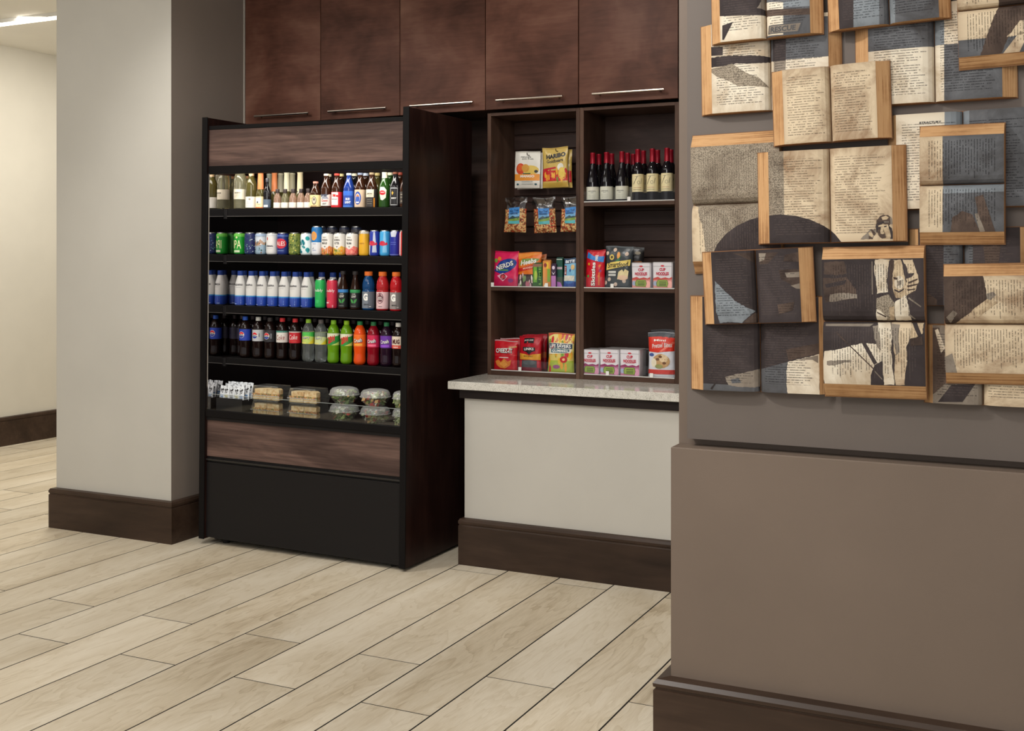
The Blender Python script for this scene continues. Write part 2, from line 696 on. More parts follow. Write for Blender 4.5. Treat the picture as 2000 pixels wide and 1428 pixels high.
def band_label(name, prof, layers, base, parent, h0, h1, n=28):
    """wrap-round label following a lathe profile prof between heights h0 and h1, with print on it (x is arc length, 0 = front)"""
    def rad(z):
        for (ra, za), (rb, zb) in zip(prof, prof[1:]):
            if za <= z <= zb and zb > za:
                return ra + (rb - ra) * (z - za) / (zb - za)
        return prof[-1][0]
    mb = M()
    cols = [base]
    zs = sorted({h0, h1} | {z for _, z in prof if h0 < z < h1})
    rr = max(rad(z) for z in zs)
    mb.lathe([(rad(z) + .0005, z) for z in zs], n, 0, True, caps=False)
    mapf = lambda x, y, e: ((rad(y) + .0007 + e) * math.sin(x / rr), -(rad(y) + .0007 + e) * math.cos(x / rr), y)
    lay_print(mb, layers, mapf, (-PI * rr * .9, h0, PI * rr * .9, h1), cols, sx=rr * .3, sy=zs, eps=.00012)
    return mb.build(name, cols, parent, fix=False)


def scaled(layers, kx, ky, oy=0.):
    out = []
    for L in layers:
        if L[0] == 'p':
            out.append(('p', [(x * kx, y * ky + oy) for x, y in L[1]], L[2]))
        else:
            _, s, cx, cy, w, h, c, rot, b, sh = L
            if abs(math.sin(rot)) > .9:
                out.append(('t', s, cx * kx, cy * ky + oy, w * ky, h * kx, c, rot, b, sh))
            else:
                out.append(('t', s, cx * kx, cy * ky + oy, w * kx, h * ky, c, rot, b, sh))
    return out


def sweep(path, prof, name, m, parent=None):
    """baseboard: profile (distance from wall, height) swept along a floor path, wall on the left of the walking direction"""
    mb = M()
    n = len(prof)
    vs = []
    for i, p in enumerate(path):
        p = Vector(p)
        d0 = (p - Vector(path[i - 1])).normalized() if i else None
        d1 = (Vector(path[i + 1]) - p).normalized() if i < len(path) - 1 else None
        nn = lambda d: Vector((d.y, -d.x))
        if d0 is None:
            o = nn(d1)
        elif d1 is None:
            o = nn(d0)
        else:
            o = (nn(d0) + nn(d1))
            o = o / o.dot(nn(d0))
        vs += [(p.x + o.x * a, p.y + o.y * a, z) for a, z in prof]
    fs = []
    for i in range(len(path) - 1):
        for k in range(n):
            k2 = (k + 1) % n
            fs.append((i * n + k, i * n + k2, (i + 1) * n + k2, (i + 1) * n + k))
    fs += [tuple(range(n)), tuple(reversed(range((len(path) - 1) * n, len(path) * n)))]
    mb.add(vs, fs)
    return mb.build(name, m, parent)


# ================================================================== the setting
ZC = 3.296
floor = struct(M().box(-8.02, 3, -3, 10.1, -.12, -.0008).build('floor', GROUT))
pm = None
for k in range(-24, 16):
    x0 = -1.395 + .279 * k
    start = .51 if k % 2 == 0 else .10
    for j in range(6):
        y0 = start + 1.645 * j
        if y0 > 9.9 or x0 < -8.3 or x0 > 2.9:
            continue
        if pm is None:
            pm = M().box(.0035, .2755, .0031, 1.6419, -.012, 0).build('plank', PLANK, floor, (x0, y0, 0))
        else:
            o = pm.copy()
            COL.objects.link(o)
            o.parent = floor
            o.location = (x0, y0, 0)
struct(M().box(-8.02, 3, -3, 10.1, ZC, ZC + .1).build('ceiling', CEILP))
struct(M().box(-8.02, -7.92, -3, 10, 0, ZC).build('wall_left', HALLP))
struct(M().box(-8.02, -5.0, 10, 10.1, 0, ZC).build('wall_far', HALLP))
# pillar: beige front and left, taupe right face
pl = M()
pl.add([(-5.258, 4.83, 0), (-4.402, 4.83, 0), (-4.402, 4.83, ZC), (-5.258, 4.83, ZC)], [(0, 1, 2, 3)], 0)
pl.add([(-5.258, 4.83, 0), (-5.258, 4.83, ZC), (-5.258, 10, ZC), (-5.258, 10, 0)], [(0, 1, 2, 3)], 0)
pl.add([(-4.402, 4.83, 0), (-4.402, 5.93, 0), (-4.402, 5.93, ZC), (-4.402, 4.83, ZC)], [(0, 1, 2, 3)], 1)
pl.add([(-4.402, 5.93, 0), (-4.402, 10, 0), (-4.402, 10, ZC), (-4.402, 5.93, ZC)], [(0, 1, 2, 3)], 1)
pl.add([(-5.258, 10, 0), (-4.402, 10, 0), (-4.402, 10, ZC), (-5.258, 10, ZC)], [(3, 2, 1, 0)], 0)
struct(pl.build('wall_pillar', [BEIGE, TAUPE3]))
struct(M().box(-4.402, -4.397, 5.438, 5.446, 2.3, ZC).build('trim_1', mat('pale_edge_trim', S(190, 184, 174), .4)))
struct(M().box(-4.402, 3, 5.93, 6.05, 0, ZC).build('wall_back', SLATW))
struct(M().box(-2.767, -1.147, 5.15, 5.928, 0, .84).build('wall_counter', BEIGE))
struct(M().box(-1.147, -1.02, 3.6, 5.93, .0, ZC).box(-1.02, 3, 3.6, 3.76, 0, ZC).build('wall_right', TAUPE))
struct(M().box(-1.145, 3, 3.508, 3.6, 0, .95, 0, .003).build('wall_half', TAUPE))
struct(M().box(-1.104, 3, 3.55, 3.599, .974, ZC - .002).build('trim_2', TAUPE2))
BP = [(0, 0), (.03, 0), (.03, .190), (.026, .193), (.026, .198), (.030, .201), (.031, .212), (.024, .224), (0, .228)]
struct(sweep([(-7.92, 9.99), (-7.92, -3)][::-1], [(a, z * 1.04) for a, z in BP], 'baseboard_left', BASEW))
struct(sweep([(-5.258, 9.9), (-5.258, 4.83), (-4.402, 4.83), (-4.402, 5.92)][::1], BP, 'baseboard_pillar', BASEW))
struct(sweep([(-2.767, 5.92), (-2.767, 5.15), (-1.15, 5.15)], [(a * .8, z * 1.03) for a, z in BP], 'baseboard_counter', BASEW))
struct(sweep([(-1.145, 5.1), (-1.145, 3.508), (3, 3.508)], [(a * 1.45, z * .99) for a, z in BP], 'baseboard_right', BASEW))
lt = thing('ceiling_light', 'long glowing strip light in the hall ceiling behind the pillar', 'light', (-6.4, 6.02, ZC))
M().box(-1.45, 1.1, -.044, .05, -.026, -.001).build('diffuser', LED, lt)
M().box(-1.46, 1.11, -.054, -.045, -.027, -.001).build('frame', WHITE, lt)  # added on the near side only, blocks the strip's light there

# ================================================================== wall cabinets over the nook
DX = [-4.397, -3.858, -3.330, -2.801, -2.267, -1.738]
HX = [(-4.303, -3.918), (-3.784, -3.40), (-3.246, -2.859), (-2.722, -2.342), (-2.179, -1.801)]
CN = ['leftmost of five dark walnut wall cabinets, next to the taupe pillar side',
      'second dark walnut wall cabinet from the pillar, above the drinks fridge',
      'middle dark walnut wall cabinet, its handle meeting the fridge corner',
      'dark walnut wall cabinet above the open shelf with hanging nut bags',
      'rightmost dark walnut wall cabinet, above the shelf of red wine bottles']
for i in range(5):
    x0, x1 = DX[i] + .002, DX[i + 1] - .002
    cx = (x0 + x1) / 2
    t = thing('wall_cabinet', CN[i], 'cabinet', (cx, 5.445, 2.332), 'wall cabinets over the nook')
    hw = (x1 - x0) / 2
    M().box(-hw, hw, .022, .48, .012, ZC - 2.336).build('body', SLATW, t)
    d = M().box(-hw, hw, 0, .02, 0, ZC - 2.336, 0, .0015).build('door', CABW, t)
    a, b = HX[i][0] - cx, HX[i][1] - cx
    h = M().tube((a, -.032, .043), (b, -.032, .043), .0065, 10)
    h.tube((a + .03, -.032, .043), (a + .03, 0, .043), .005, 8).tube((b - .03, -.032, .043), (b - .03, 0, .043), .005, 8)
    h.build('handle', STEEL, d)

# ================================================================== countertop
t = thing('countertop', 'pale speckled stone countertop under the open snack shelves', 'counter', (-2.838, 5.10, .84))
M().box(0, 1.69, 0, .828, .046, .086, 0, .002).build('slab', QUARTZ, t)
M().box(.052, 1.69, .03, .82, .0005, .0455).build('apron', wood('apron_wood', S(26, 20, 19), S(40, 33, 31), S(54, 46, 43), 'X', .4), t)

# ================================================================== open shelf units with slat backs
UNITS = [(-2.804, -2.2725, [1.395], 'left open walnut shelf unit with slat back, above the stone countertop', [(1.415, 2.30)]),
         (-2.2715, -1.745, [1.833, 1.395], 'right open walnut shelf unit holding the red wine bottles', [(1.415, 1.812)])]
YF, YB = 5.475, 5.765
TAGS = [{1: [961.8, 1068], 0: [1016]}, {1: [1229], 2: [1196], 0: [1187, 1273]}]
for ui, (x0, x1, shv, lab, slats) in enumerate(UNITS):
    zb = .926
    t = thing('shelf_unit', lab, 'shelf', (x0, YF, zb), 'open shelf units on the countertop')
    w, H = x1 - x0, 2.318 - zb
    for xa in (0, w - .021):
        M().box(xa, xa + .021, 0, .44, 0, H, 0, .001).build('side_panel', SHELFV, t)
    M().box(.0215, w - .0215, 0, .30, H - .016, H).build('top_panel', SHELFW, t)
    M().box(.0215, w - .0215, .302, .44, 0, H - .017).build('back_panel', SLATW, t)
    bottom = M().box(.0215, w - .0215, 0, .30, 0, .026, 0, .001).build('bottom_panel', SHELFW, t)
    lev = [('bottom_panel', .026, 0)] + [('shelf', z - zb, k + 1) for k, z in enumerate(shv)]
    for nm, zz, k in lev:
        if nm == 'shelf':
            M().box(.0215, w - .0215, .0, .285, zz - .021, zz, 0, .001).build('shelf', SHELFW, t)
        lip = M().box(.0225, w - .0225, .001, .004, zz + .0005, zz + .056).build('acrylic_lip', ACRYL, t)
        M().box(.0225, w - .0225, -.0012, .0008, zz - .001, zz + .0038).build('price_strip', mat('price_strip_plastic', S(206, 204, 200), .4), lip)
        for u in TAGS[ui].get(k, []):
            xx = on_y(u, 560, YF).x - x0
            M().box(max(.023, xx - .009), max(.023, xx - .009) + .017, -.004, -.0015, zz, zz + .022).build('price_tag', WHITE, lip)
    for lo, hi in slats:
        g = 2.2225
        edges = [hi]
        while g > lo + .02:
            if g < hi - .01:
                edges.append(g)
            g -= .0845
        edges.append(lo)
        for a, b in zip(edges, edges[1:]):
            M().prism([(.288, b + .006 - zb), (.286, b + .009 - zb), (.286, a - .006 - zb), (.288, a - .003 - zb), (.300, a - .003 - zb), (.300, b + .006 - zb)],
                      .0215, w - .0215, 'X').build('slat', SLATW, t)

# ================================================================== drinks fridge
ROLL = .0112
PIV = Vector((-2.956, 4.88, 0.003))
TF = Matrix.Translation(PIV) @ Matrix.Rotation(ROLL, 4, 'Y')
TFI = TF.inverted()


def floc(u, v, y):
    return TFI @ on_y(u, v, PIV.y + y)


FW = 1.297
fr = thing('drinks_fridge', 'tall open dark wood drinks fridge stocked with bottles, cans and food boxes', 'fridge', mw=TF)
for nm, a, b in (('left', -FW, -FW + .033), ('right', -.033, 0)):
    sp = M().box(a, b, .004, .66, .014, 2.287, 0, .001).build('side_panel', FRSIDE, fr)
    M().box(a - .001, b + .001, -.003, .004, .013, 2.289, 0, .001).build('edge_trim', BLACK, sp)
XL, XR = -FW + .0335, -.0335
M().box(XL, XR, .012, .63, 2.222, 2.243, 0, .001).build('top_panel', BLACK, fr)
M().box(XL, XR, .016, .04, 2.026, 2.2215).build('header_panel', FRWOOD, fr)
M().box(XL, XR, .010, .06, 1.984, 2.0255, 0, .002).build('canopy_lip', BLACK, fr)
M().box(XL, XR, .60, .63, .60, 2.2215).build('back_panel', BLACKIN, fr)
M().box(XL, XL + .014, .006, .599, .714, 1.9835).build('mirror_lining', MIRROR, fr)
M().box(XR - .003, XR, .03, .599, .714, 1.9835).build('mirror_lining', MIRROR, fr)
ledp = M().box(XL + .05, XR - .05, .066, .084, 2.03, 2.042).build('light_strip', mat('canopy_strip', (1, .95, .85), .5, emit=(1, .95, .85), emit_s=2.0), fr)
lo = area('fridge_canopy_lamp', (0, 0, 0), (0, 0, -1), 1.15, 3.2, (1, .96, .9), .03)
lo.parent = fr
lo.location = ((XL + XR) / 2, .075, 2.02)
lo.rotation_euler = (math.radians(28), 0, 0)
SHY = .14


def rowz(v0, v1, y=SHY):
    return (floc(411, v0, y).z + floc(786, v1, y).z) / 2


SHZ = [rowz(408, 405), rowz(498.5, 499.5), rowz(598.5, 605.5), rowz(702, 712.5)]
SHB = [rowz(423.5, 421), rowz(512.8, 514.7), rowz(616, 620), rowz(715.5, 725.7)]
XS = XL + .026
for zt, zbm in zip(SHZ, SHB):
    s = M().box(XS, XR - .012, SHY + .012, .58, zt - .014, zt - .001).build('shelf', BLACK, fr)
    M().box(XS, XR - .006, SHY - .004, SHY + .0115, zbm, zt, 0, .0015).build('price_rail', BLACK, s)
    M().box(XS, XR - .006, SHY - .0055, SHY - .0042, zbm, zbm + .003).build('bright_edge', mat('rail_edge', S(92, 88, 84), .35, .4), s)
    M().box(XL + .0145, XS - .001, SHY - .004, .58, zbm - .012, zt - .002).build('shelf_bracket', BLACK2, s)
ZD = .711
M().box(XL, XR, .03, .599, ZD - .05, ZD - .012).build('deck', BLACKIN, fr)
M().box(XL, XR, .004, .029, .673, ZD, 0, .002).build('deck_lip', BLACK, fr)
M().box(XL + .015, XR - .004, .014, .018, ZD, ZD + .085).build('glass_front', clear('front_glass', (.96, .97, .97), .05), fr)
M().box(XL + .015, XR - .004, .0135, .0185, ZD + .0852, ZD + .0868).build('glass_edge', mat('pale_glass_edge', S(168, 174, 170), .3), fr)
M().box(XL, XR, .02, .04, .46, .655).build('lower_wood_panel', FRWOOD, fr)
M().box(XL, XR, .012, .029, .656, .6725).build('black_strip', BLACK2, fr)
M().box(XL, XR, .024, .05, .428, .4595).build('black_strip', BLACK2, fr)
vt = M().box(XL, XR, .012, .02, .438, .447).build('vent_strip', mat('vent_metal', S(58, 56, 54), .35, .6), fr)
M().box(XL, XR, .016, .04, .022, .4275, 0, .002).build('kick_panel', BLACK2, fr)
M().box(XL + .03, XR - .02, .05, .6, .008, .44).build('base_box', BLACK2, fr)
for xx in (XL + .08, XR - .08):
    for yy in (.09, .56):
        M().lathe([(.02, xx * ROLL - .0025), (.02, .012)], 12, c=(xx, yy)).build('foot', BLACK2, fr)

# ================================================================== things in the fridge
CREAM, INK, WHT = (232, 222, 198), (40, 36, 36), (240, 238, 232)


def seat(u, y, z, v=600):
    """a place on a fridge shelf: picture column u, depth y behind the fridge front, shelf height z"""
    return TF @ Matrix.Translation((floc(u, v, y).x, y, z + .0002))


def bottle(name, label, cat, mw, prof, body, group=None, lab=None, cap=None, foil=None, n=22, spin=.24):
    t = thing(name, label, cat, mw=mw @ Matrix.Rotation(spin, 4, 'Z'), group=group)
    M().lathe(prof, n).build('body', body, t)
    if lab:
        h0, h1, base, layers = lab
        band_label('label', prof, layers, base if not isinstance(base, tuple) else ink(base), t, h0, h1, n)
    if cap:
        r, z0, z1, cm = cap
        M().lathe([(r * .96, z0), (r, z0 + .002), (r, z1 - .002), (r * .9, z1)], 16).build('cap', cm if not isinstance(cm, tuple) else ink(cm), t)
    if foil:
        r0, z0, r1, z1, cm = foil
        M().lathe([(r0, z0), (r0 * .6 + r1 * .4, z0 * .6 + z1 * .4), (r1, z1 - .01), (r1 * 1.08, z1 - .008), (r1 * 1.06, z1)], 16).build('foil', cm if not isinstance(cm, tuple) else ink(cm, .3), t)
    return t


def lines(x0, x1, ys, c, th=.0012, seed=1):
    rnd = random.Random(seed)
    out = []
    for y in ys:
        x = x0
        while x < x1 - .002:
            wd = rnd.uniform(.002, .006)
            out.append(R_(x, y, min(x + wd, x1), y + th, c))
            x += wd + .0014
    return out


GL_CLEAR = fluid('pale_wine_glass', (236, 230, 190), .88, .03)
GL_BROWN = fluid('brown_glass', (62, 34, 20), .35, .06)
GL_DARK = fluid('dark_glass', (24, 22, 24), .1, .07)
GL_GREEN = fluid('green_glass', (44, 84, 30), .4, .05)
GL_OLIVE = fluid('olive_glass', (104, 96, 50), .5, .05)
GL_ROSE = fluid('rose_wine_glass', (236, 196, 170), .75, .04)
GL_BLUE = fluid('blue_bottle', (30, 56, 130), .15, .1)
GOLDF, ORANGEF = (214, 198, 160), (216, 132, 82)

WINEP = [(.028, 0), (.034, .004), (.034, .16), (.031, .18), (.02, .21), (.0145, .23), (.0138, .285), (.0150, .287), (.015, .297)]
BEERP = [(.026, 0), (.0295, .004), (.0295, .098), (.027, .115), (.0175, .142), (.0135, .155), (.0128, .172), (.0138, .174), (.0138, .18)]
STUBP = [(.026, 0), (.0300, .004), (.0300, .07), (.028, .085), (.018, .112), (.0135, .122), (.0132, .140)]
MINIP = [(.018, 0), (.0208, .003), (.0208, .052), (.018, .064), (.0105, .080), (.0098, .104)]
CHAMP = [(.024, 0), (.0275, .004), (.0275, .062), (.024, .082), (.0165, .099), (.0145, .11), (.0138, .19), (.0142, .198)]

y1 = SHY + .046
z1 = SHZ[0]
wl = [T_('MURPHY', 0, .088, .034, .008, INK), *lines(-.012, .012, (.078, .074), (120, 116, 104)), *lines(-.018, .01, (.066,), (150, 140, 120))]
bottle('wine_bottle', 'clear white wine bottle with cream label, left end of the top fridge shelf', 'wine bottle', seat(467, y1 + .002, z1), WINEP, GL_CLEAR,
       lab=(.053, .108, CREAM, wl), cap=(.0155, .26, .298, (70, 84, 60)))
bottle('wine_bottle', 'small brown wine bottle with low white label beside the clear wine bottle', 'wine bottle', seat(489, y1, z1),
       [(r * .93, z * .8) for r, z in WINEP], GL_OLIVE, lab=(.006, .066, (232, 228, 218), [E_(.004, .052, .006, .005, (150, 140, 120)), *lines(-.012, .014, (.036, .028, .018), (120, 116, 110))]),
       foil=(.0145, .18, .0135, .24, (200, 170, 130)))
bottle('wine_bottle', 'sparkling wine bottle with orange foil neck and white and orange label', 'wine bottle', seat(507, y1 - .004, z1),
       [(r * .95, z * 1.1) for r, z in CHAMP], GL_OLIVE, lab=(.003, .066, (236, 214, 170), [R_(-.02, .03, .012, .06, WHT), E_(-.006, .035, .004, .006, INK), *lines(-.006, .01, (.022,), INK), R_(-.04, .0, .04, .008, (226, 110, 50))]),
       foil=(.0175, .106, .0142, .222, ORANGEF))
bottle('wine_bottle', 'slim dark bottle with small grey label between foil necked bottles', 'wine bottle', seat(520, y1 - .004, z1),
       [(r * .62, z * .55) for r, z in WINEP], GL_DARK, lab=(.006, .05, (90, 104, 120), [R_(-.012, .008, .012, .02, (220, 222, 224))]), cap=(.0095, .145, .166, (60, 60, 64)))
names = ['leftmost', 'second from left', 'middle', 'fourth from left', 'rightmost']
for i, u in enumerate((540, 555, 570.5, 586, 600)):
    bottle('mini_bottle', names[i] + ' of five mini pink wine bottles with white labels', 'bottle', seat(u, y1 - .008, z1), MINIP,
           [GL_ROSE, GL_CLEAR, GL_ROSE, GL_ROSE, GL_ROSE][i], 'mini wine bottles on the top fridge shelf',
           lab=(.004, .032, (236, 228, 216), lines(-.014, .014, (.022, .014), (170, 160, 150), .0009, i)), cap=(.0108, .082, .105, (52, 40, 38)))
for i, (u, fo) in enumerate(((534, ORANGEF), (546, (226, 220, 190)), (558, (222, 216, 184)), (569, (216, 208, 172)), (584, (222, 206, 166)), (524, (190, 196, 178)))):
    bottle('sparkling_bottle', ['orange foil necked bottle behind the leftmost mini bottle', 'second foil necked bottle behind the mini bottles, cream neck',
                                'third foil necked bottle behind the mini bottles, cream neck', 'fourth foil necked bottle behind the mini bottles, pale gold neck',
                                'last foil necked bottle behind the mini bottles, gold neck', 'grey green foil necked bottle behind the slim dark bottle'][i],
           'bottle', seat(u, SHY + .125 + (.07 if i % 2 else 0), z1), CHAMP, GL_OLIVE, 'foil necked bottles at the back of the top shelf',
           foil=(.0172, .097, .0146, .202, fo))
bottle('beer_bottle', 'squat brown beer bottle with pale yellow portrait label', 'beer bottle', seat(614.5, y1 - .003, z1), STUBP, GL_BROWN, 'beer bottles on the top fridge shelf',
       (.008, .070, (226, 206, 150), [E_(.003, .04, .0125, .022, (120, 104, 84)), E_(.003, .042, .009, .017, (200, 190, 170)), E_(.003, .046, .004, .007, (84, 74, 66)), R_(-.018, .05, -.012, .054, (170, 90, 50)), R_(-.016, .01, .016, .013, (140, 80, 40))]),
       (.0145, .132, .142, (206, 140, 122)))
bottle('beer_bottle', 'brown beer bottle with red lettering and grey mountain on label', 'beer bottle', seat(635.5, y1 - .003, z1), BEERP, GL_BROWN, 'beer bottles on the top fridge shelf',
       (.012, .072, (226, 222, 212), [P_([(-.02, .048), (-.006, .068), (.004, .054), (.012, .066), (.022, .048)], (140, 146, 160)), P_([(-.02, .056), (-.03, .075), (.03, .075), (.012, .066), (.004, .056), (-.006, .068)], (70, 76, 92)), T_('Coors', 0, .040, .034, .013, (178, 34, 44), 0, .03, .2), T_('LIGHT', 0, .023, .022, .009, (60, 56, 60), 0, .02)]),
       (.0146, .171, .182, (226, 216, 190)))
bottle('beer_bottle', 'beer bottle with red and white label and red cap', 'beer bottle', seat(656, y1 - .003, z1), BEERP, GL_BROWN, 'beer bottles on the top fridge shelf',
       (.004, .084, (204, 36, 44), [R_(-.024, .03, .016, .082, (236, 232, 226)), R_(-.022, .058, .006, .074, (190, 170, 160)), P_([(-.01, .06), (.024, .056), (.024, .066), (-.01, .072)], (196, 40, 44)), T_('Budweiser', -.003, .047, .034, .007, (96, 84, 84), 0, .01, .2), R_(-.022, .015, .016, .03, (230, 226, 220))]),
       (.0146, .171, .182, (198, 64, 52)))
bottle('beer_bottle', 'dark beer bottle wrapped in bright blue label', 'beer bottle', seat(679.5, y1 - .003, z1), BEERP, GL_BLUE, 'beer bottles on the top fridge shelf',
       (.004, .088, (36, 74, 160), [R_(-.03, .064, .03, .088, (52, 104, 196)), T_('BUD', .004, .046, .022, .012, WHT, 0, .03), T_('LIGHT', .004, .029, .03, .012, WHT, 0, .03), R_(-.03, .004, .03, .012, (70, 120, 200))]),
       (.0146, .171, .182, (200, 206, 214)))
bottle('beer_bottle', 'brown beer bottle with round blue emblem on tan label', 'beer bottle', seat(701.5, y1 - .003, z1), BEERP, GL_BROWN, 'beer bottles on the top fridge shelf',
       (.003, .094, (206, 180, 152), [E_(-.004, .05, .018, .034, (44, 76, 160), 20), E_(-.004, .05, .0125, .024, (214, 206, 200), 18), E_(-.004, .046, .011, .018, (60, 92, 170)), P_(ell(-.004, .058, .008, .011, 10, 0, PI), (226, 130, 70)), R_(-.012, .024, .004, .031, WHT)]),
       (.0146, .171, .182, (120, 130, 150)))
bottle('beer_bottle', 'brown beer bottle with white label above black label half', 'beer bottle', seat(724, y1 - .003, z1), BEERP, GL_BROWN, 'beer bottles on the top fridge shelf',
       (.002, .096, (52, 46, 44), [R_(-.028, .054, .02, .094, (226, 214, 190)), T_('CORONA', -.004, .072, .032, .008, INK, 0, .02), *lines(-.014, .01, (.06,), INK), *lines(-.016, .012, (.042, .032, .02), (180, 170, 150)), R_(.018, .0, .026, .05, (206, 130, 40))]),
       (.0146, .171, .182, (150, 130, 100)))
bottle('beer_bottle', 'green glass beer bottle with white and red oval label', 'beer bottle', seat(749, y1 - .003, z1), BEERP, GL_GREEN, 'beer bottles on the top fridge shelf',
       (.036, .108, GL_GREEN, [P_([(-.017, .06), (-.012, .04), (.0, .037), (.016, .05), (.019, .09), (.008, .104), (-.014, .106), (-.02, .09)], (228, 220, 204)), E_(-.003, .076, .017, .012, (206, 40, 50), 16, -.1), R_(-.014, .066, .008, .071, (180, 30, 40)), *lines(-.012, .008, (.0765,), WHT, .003)]),
       foil=(.0145, .146, .0135, .182, (232, 226, 196)))
bottle('beer_bottle', 'black beer bottle with white outlined label and gold star', 'beer bottle', seat(770, y1 - .003, z1), BEERP, GL_DARK, 'beer bottles on the top fridge shelf',
       (.01, .104, (30, 28, 30), [R_(-.018, .012, .02, .1, (220, 220, 220)), R_(-.0165, .0145, .0185, .0975, (30, 28, 30)), P_([(-.012, .075), (-.008, .078), (-.006, .085), (-.003, .078), (.001, .075), (-.003, .07), (-.006, .062), (-.009, .07)], (214, 170, 70)), *lines(-.012, .014, (.048, .044), WHT, .003)]),
       (.0146, .171, .182, (110, 60, 40)))
bottle('beer_bottle', 'dark beer bottle at the right end, half hidden by the fridge side', 'beer bottle', seat(790, y1 - .003, z1), BEERP, GL_BROWN, 'beer bottles on the top fridge shelf',
       (.02, .08, (70, 62, 56), lines(-.02, .02, (.03, .05, .064), (190, 180, 160), .003)), (.0146, .171, .182, (150, 90, 60)))
for i, (u, bm_, cp) in enumerate(((480, GL_CLEAR, (206, 150, 110)), (640, GL_BROWN, (232, 220, 190)), (664, GL_BROWN, (230, 210, 150)), (690, GL_DARK, (226, 216, 190)), (712, GL_BROWN, (190, 200, 216)),
                                  (735, GL_OLIVE, (190, 170, 110)), (760, GL_GREEN, (232, 226, 196)), (780, GL_BROWN, (150, 60, 40)))):
    bottle('beer_bottle', ['pale bottle standing behind the clear white wine bottle', 'second row bottle with cream cap, behind the mountain label bottle',
                           'second row bottle with yellow cap, behind the red label bottle', 'second row bottle with cream cap, behind the blue label bottle',
                           'second row bottle with light blue cap, behind the round emblem bottle', 'second row olive bottle behind the black and white label bottle',
                           'second row green bottle with cream top, behind the green glass bottle', 'second row bottle with dark red cap, behind the gold star bottle'][i],
           'beer bottle', seat(u, SHY + .12, z1), [(r, z * 1.02) for r, z in BEERP], bm_, 'second row of bottles on the top fridge shelf', cap=(.0146, .172, .186, cp))

# ---- cans on the second shelf
CANP = [(.0255, 0), (.028, .002), (.0325, .010), (.033, .014), (.033, .104), (.0325, .108), (.0285, .117), (.0272, .119), (.0275, .1215), (.0262, .122), (.0255, .1205)]
SLIMP = [(.020, 0), (.023, .002), (.0265, .010), (.0268, .014), (.0268, .118), (.026, .122), (.0228, .131), (.0222, .133), (.0225, .1345), (.0212, .135), (.0208, .1338)]
TALLP = [(.022, 0), (.025, .002), (.0288, .010), (.029, .014), (.029, .138), (.0285, .142), (.0252, .152), (.0245, .154), (.0248, .156), (.0235, .1565), (.023, .155)]
ALU = mat('can_aluminium', S(196, 196, 194), .3, 1.0)


def can(label, u, prof, base, layers, y=None, z=None, top=None, group='drink cans on the second fridge shelf', gloss=.3, spin=.16, row=None):
    z = SHZ[1] if z is None else z
    r = max(p[0] for p in prof)
    y = SHY + .013 + r if y is None else y
    t = thing('drink_can', label, 'can', mw=seat(u, y, z) @ Matrix.Rotation(spin, 4, 'Z'), group=group)
    H = prof[-2][1]
    M().lathe(prof, 22).build('can', ALU, t)
    band_label('wrap', prof, layers, ink(base, gloss), t, .004, H - (.006 if top is None else top), 22)
    return t


rs = random.Random(3)


def blots(n, cols, w, h0, h1, smin, smax, seed=1):
    r = random.Random(seed)
    o = []
    for _ in range(n):
        cx, cy = r.uniform(-w, w), r.uniform(h0, h1)
        a, b = r.uniform(smin, smax), r.uniform(smin, smax)
        o.append(E_(cx, cy, a, b, r.choice(cols), 7, r.uniform(0, 3)))
    return o


can('bright green beer can with tall cream letters', 467.5, CANP, (30, 146, 44),
    [R_(-.06, .098, .06, .125, (104, 190, 70)), T_('IPA', .0, .056, .046, .046, (236, 232, 180), 0, .0), E_(-.002, .094, .006, .006, (210, 220, 160)), R_(-.018, .012, .016, .024, (214, 224, 190))])
can('navy can covered in small flowers, next to the green beer can', 488.5, CANP, (36, 44, 92), blots(46, [(86, 120, 150), (190, 200, 214), (110, 150, 130), (60, 76, 130)], .045, .01, .095, .0016, .0042, 2))
can('white and blue can with mountain and forest scene', 509.5, CANP, (206, 214, 222),
    [P_([(-.06, .05), (-.03, .082), (-.008, .06), (.01, .086), (.03, .066), (.06, .08), (.06, .03), (-.06, .03)], (176, 134, 98)), P_([(-.06, .052), (-.02, .046), (.02, .056), (.06, .05), (.06, 0), (-.06, 0)], (140, 166, 184))] + blots(30, [(58, 92, 84), (226, 230, 232), (90, 120, 128), (150, 104, 76)], .045, .008, .07, .002, .005, 4) + [R_(-.06, .1, .06, .115, (160, 180, 204))])
can('plain white can with small dark lettering and red dot', 531, CANP, (226, 224, 220), [E_(-.014, .088, .004, .009, (206, 64, 54)), *lines(-.02, .02, (.048, .044), (70, 70, 76), .004), *lines(-.016, .016, (.034,), (150, 150, 150)), R_(-.06, .104, .06, .112, (204, 206, 208))])
can('navy beer can with white lettering on a red oval', 552, CANP, (34, 50, 120), [E_(0, .062, .034, .027, (206, 44, 56), 20), T_('ALES', 0, .062, .05, .022, WHT, 0, .0), *lines(-.018, .018, (.022,), (150, 170, 210), .003), R_(-.06, .1, .06, .106, (90, 120, 190))])
can('olive can with leafy camouflage pattern', 575, CANP, (120, 134, 62), blots(60, [(64, 88, 40), (176, 176, 96), (90, 112, 50), (206, 190, 90), (52, 70, 44)], .045, .006, .11, .002, .006, 6))
can('white can with big teal leaf shapes', 598, CANP, (226, 236, 236), blots(12, [(24, 140, 146), (30, 160, 160), (16, 108, 124)], .032, .012, .1, .006, .013, 9))
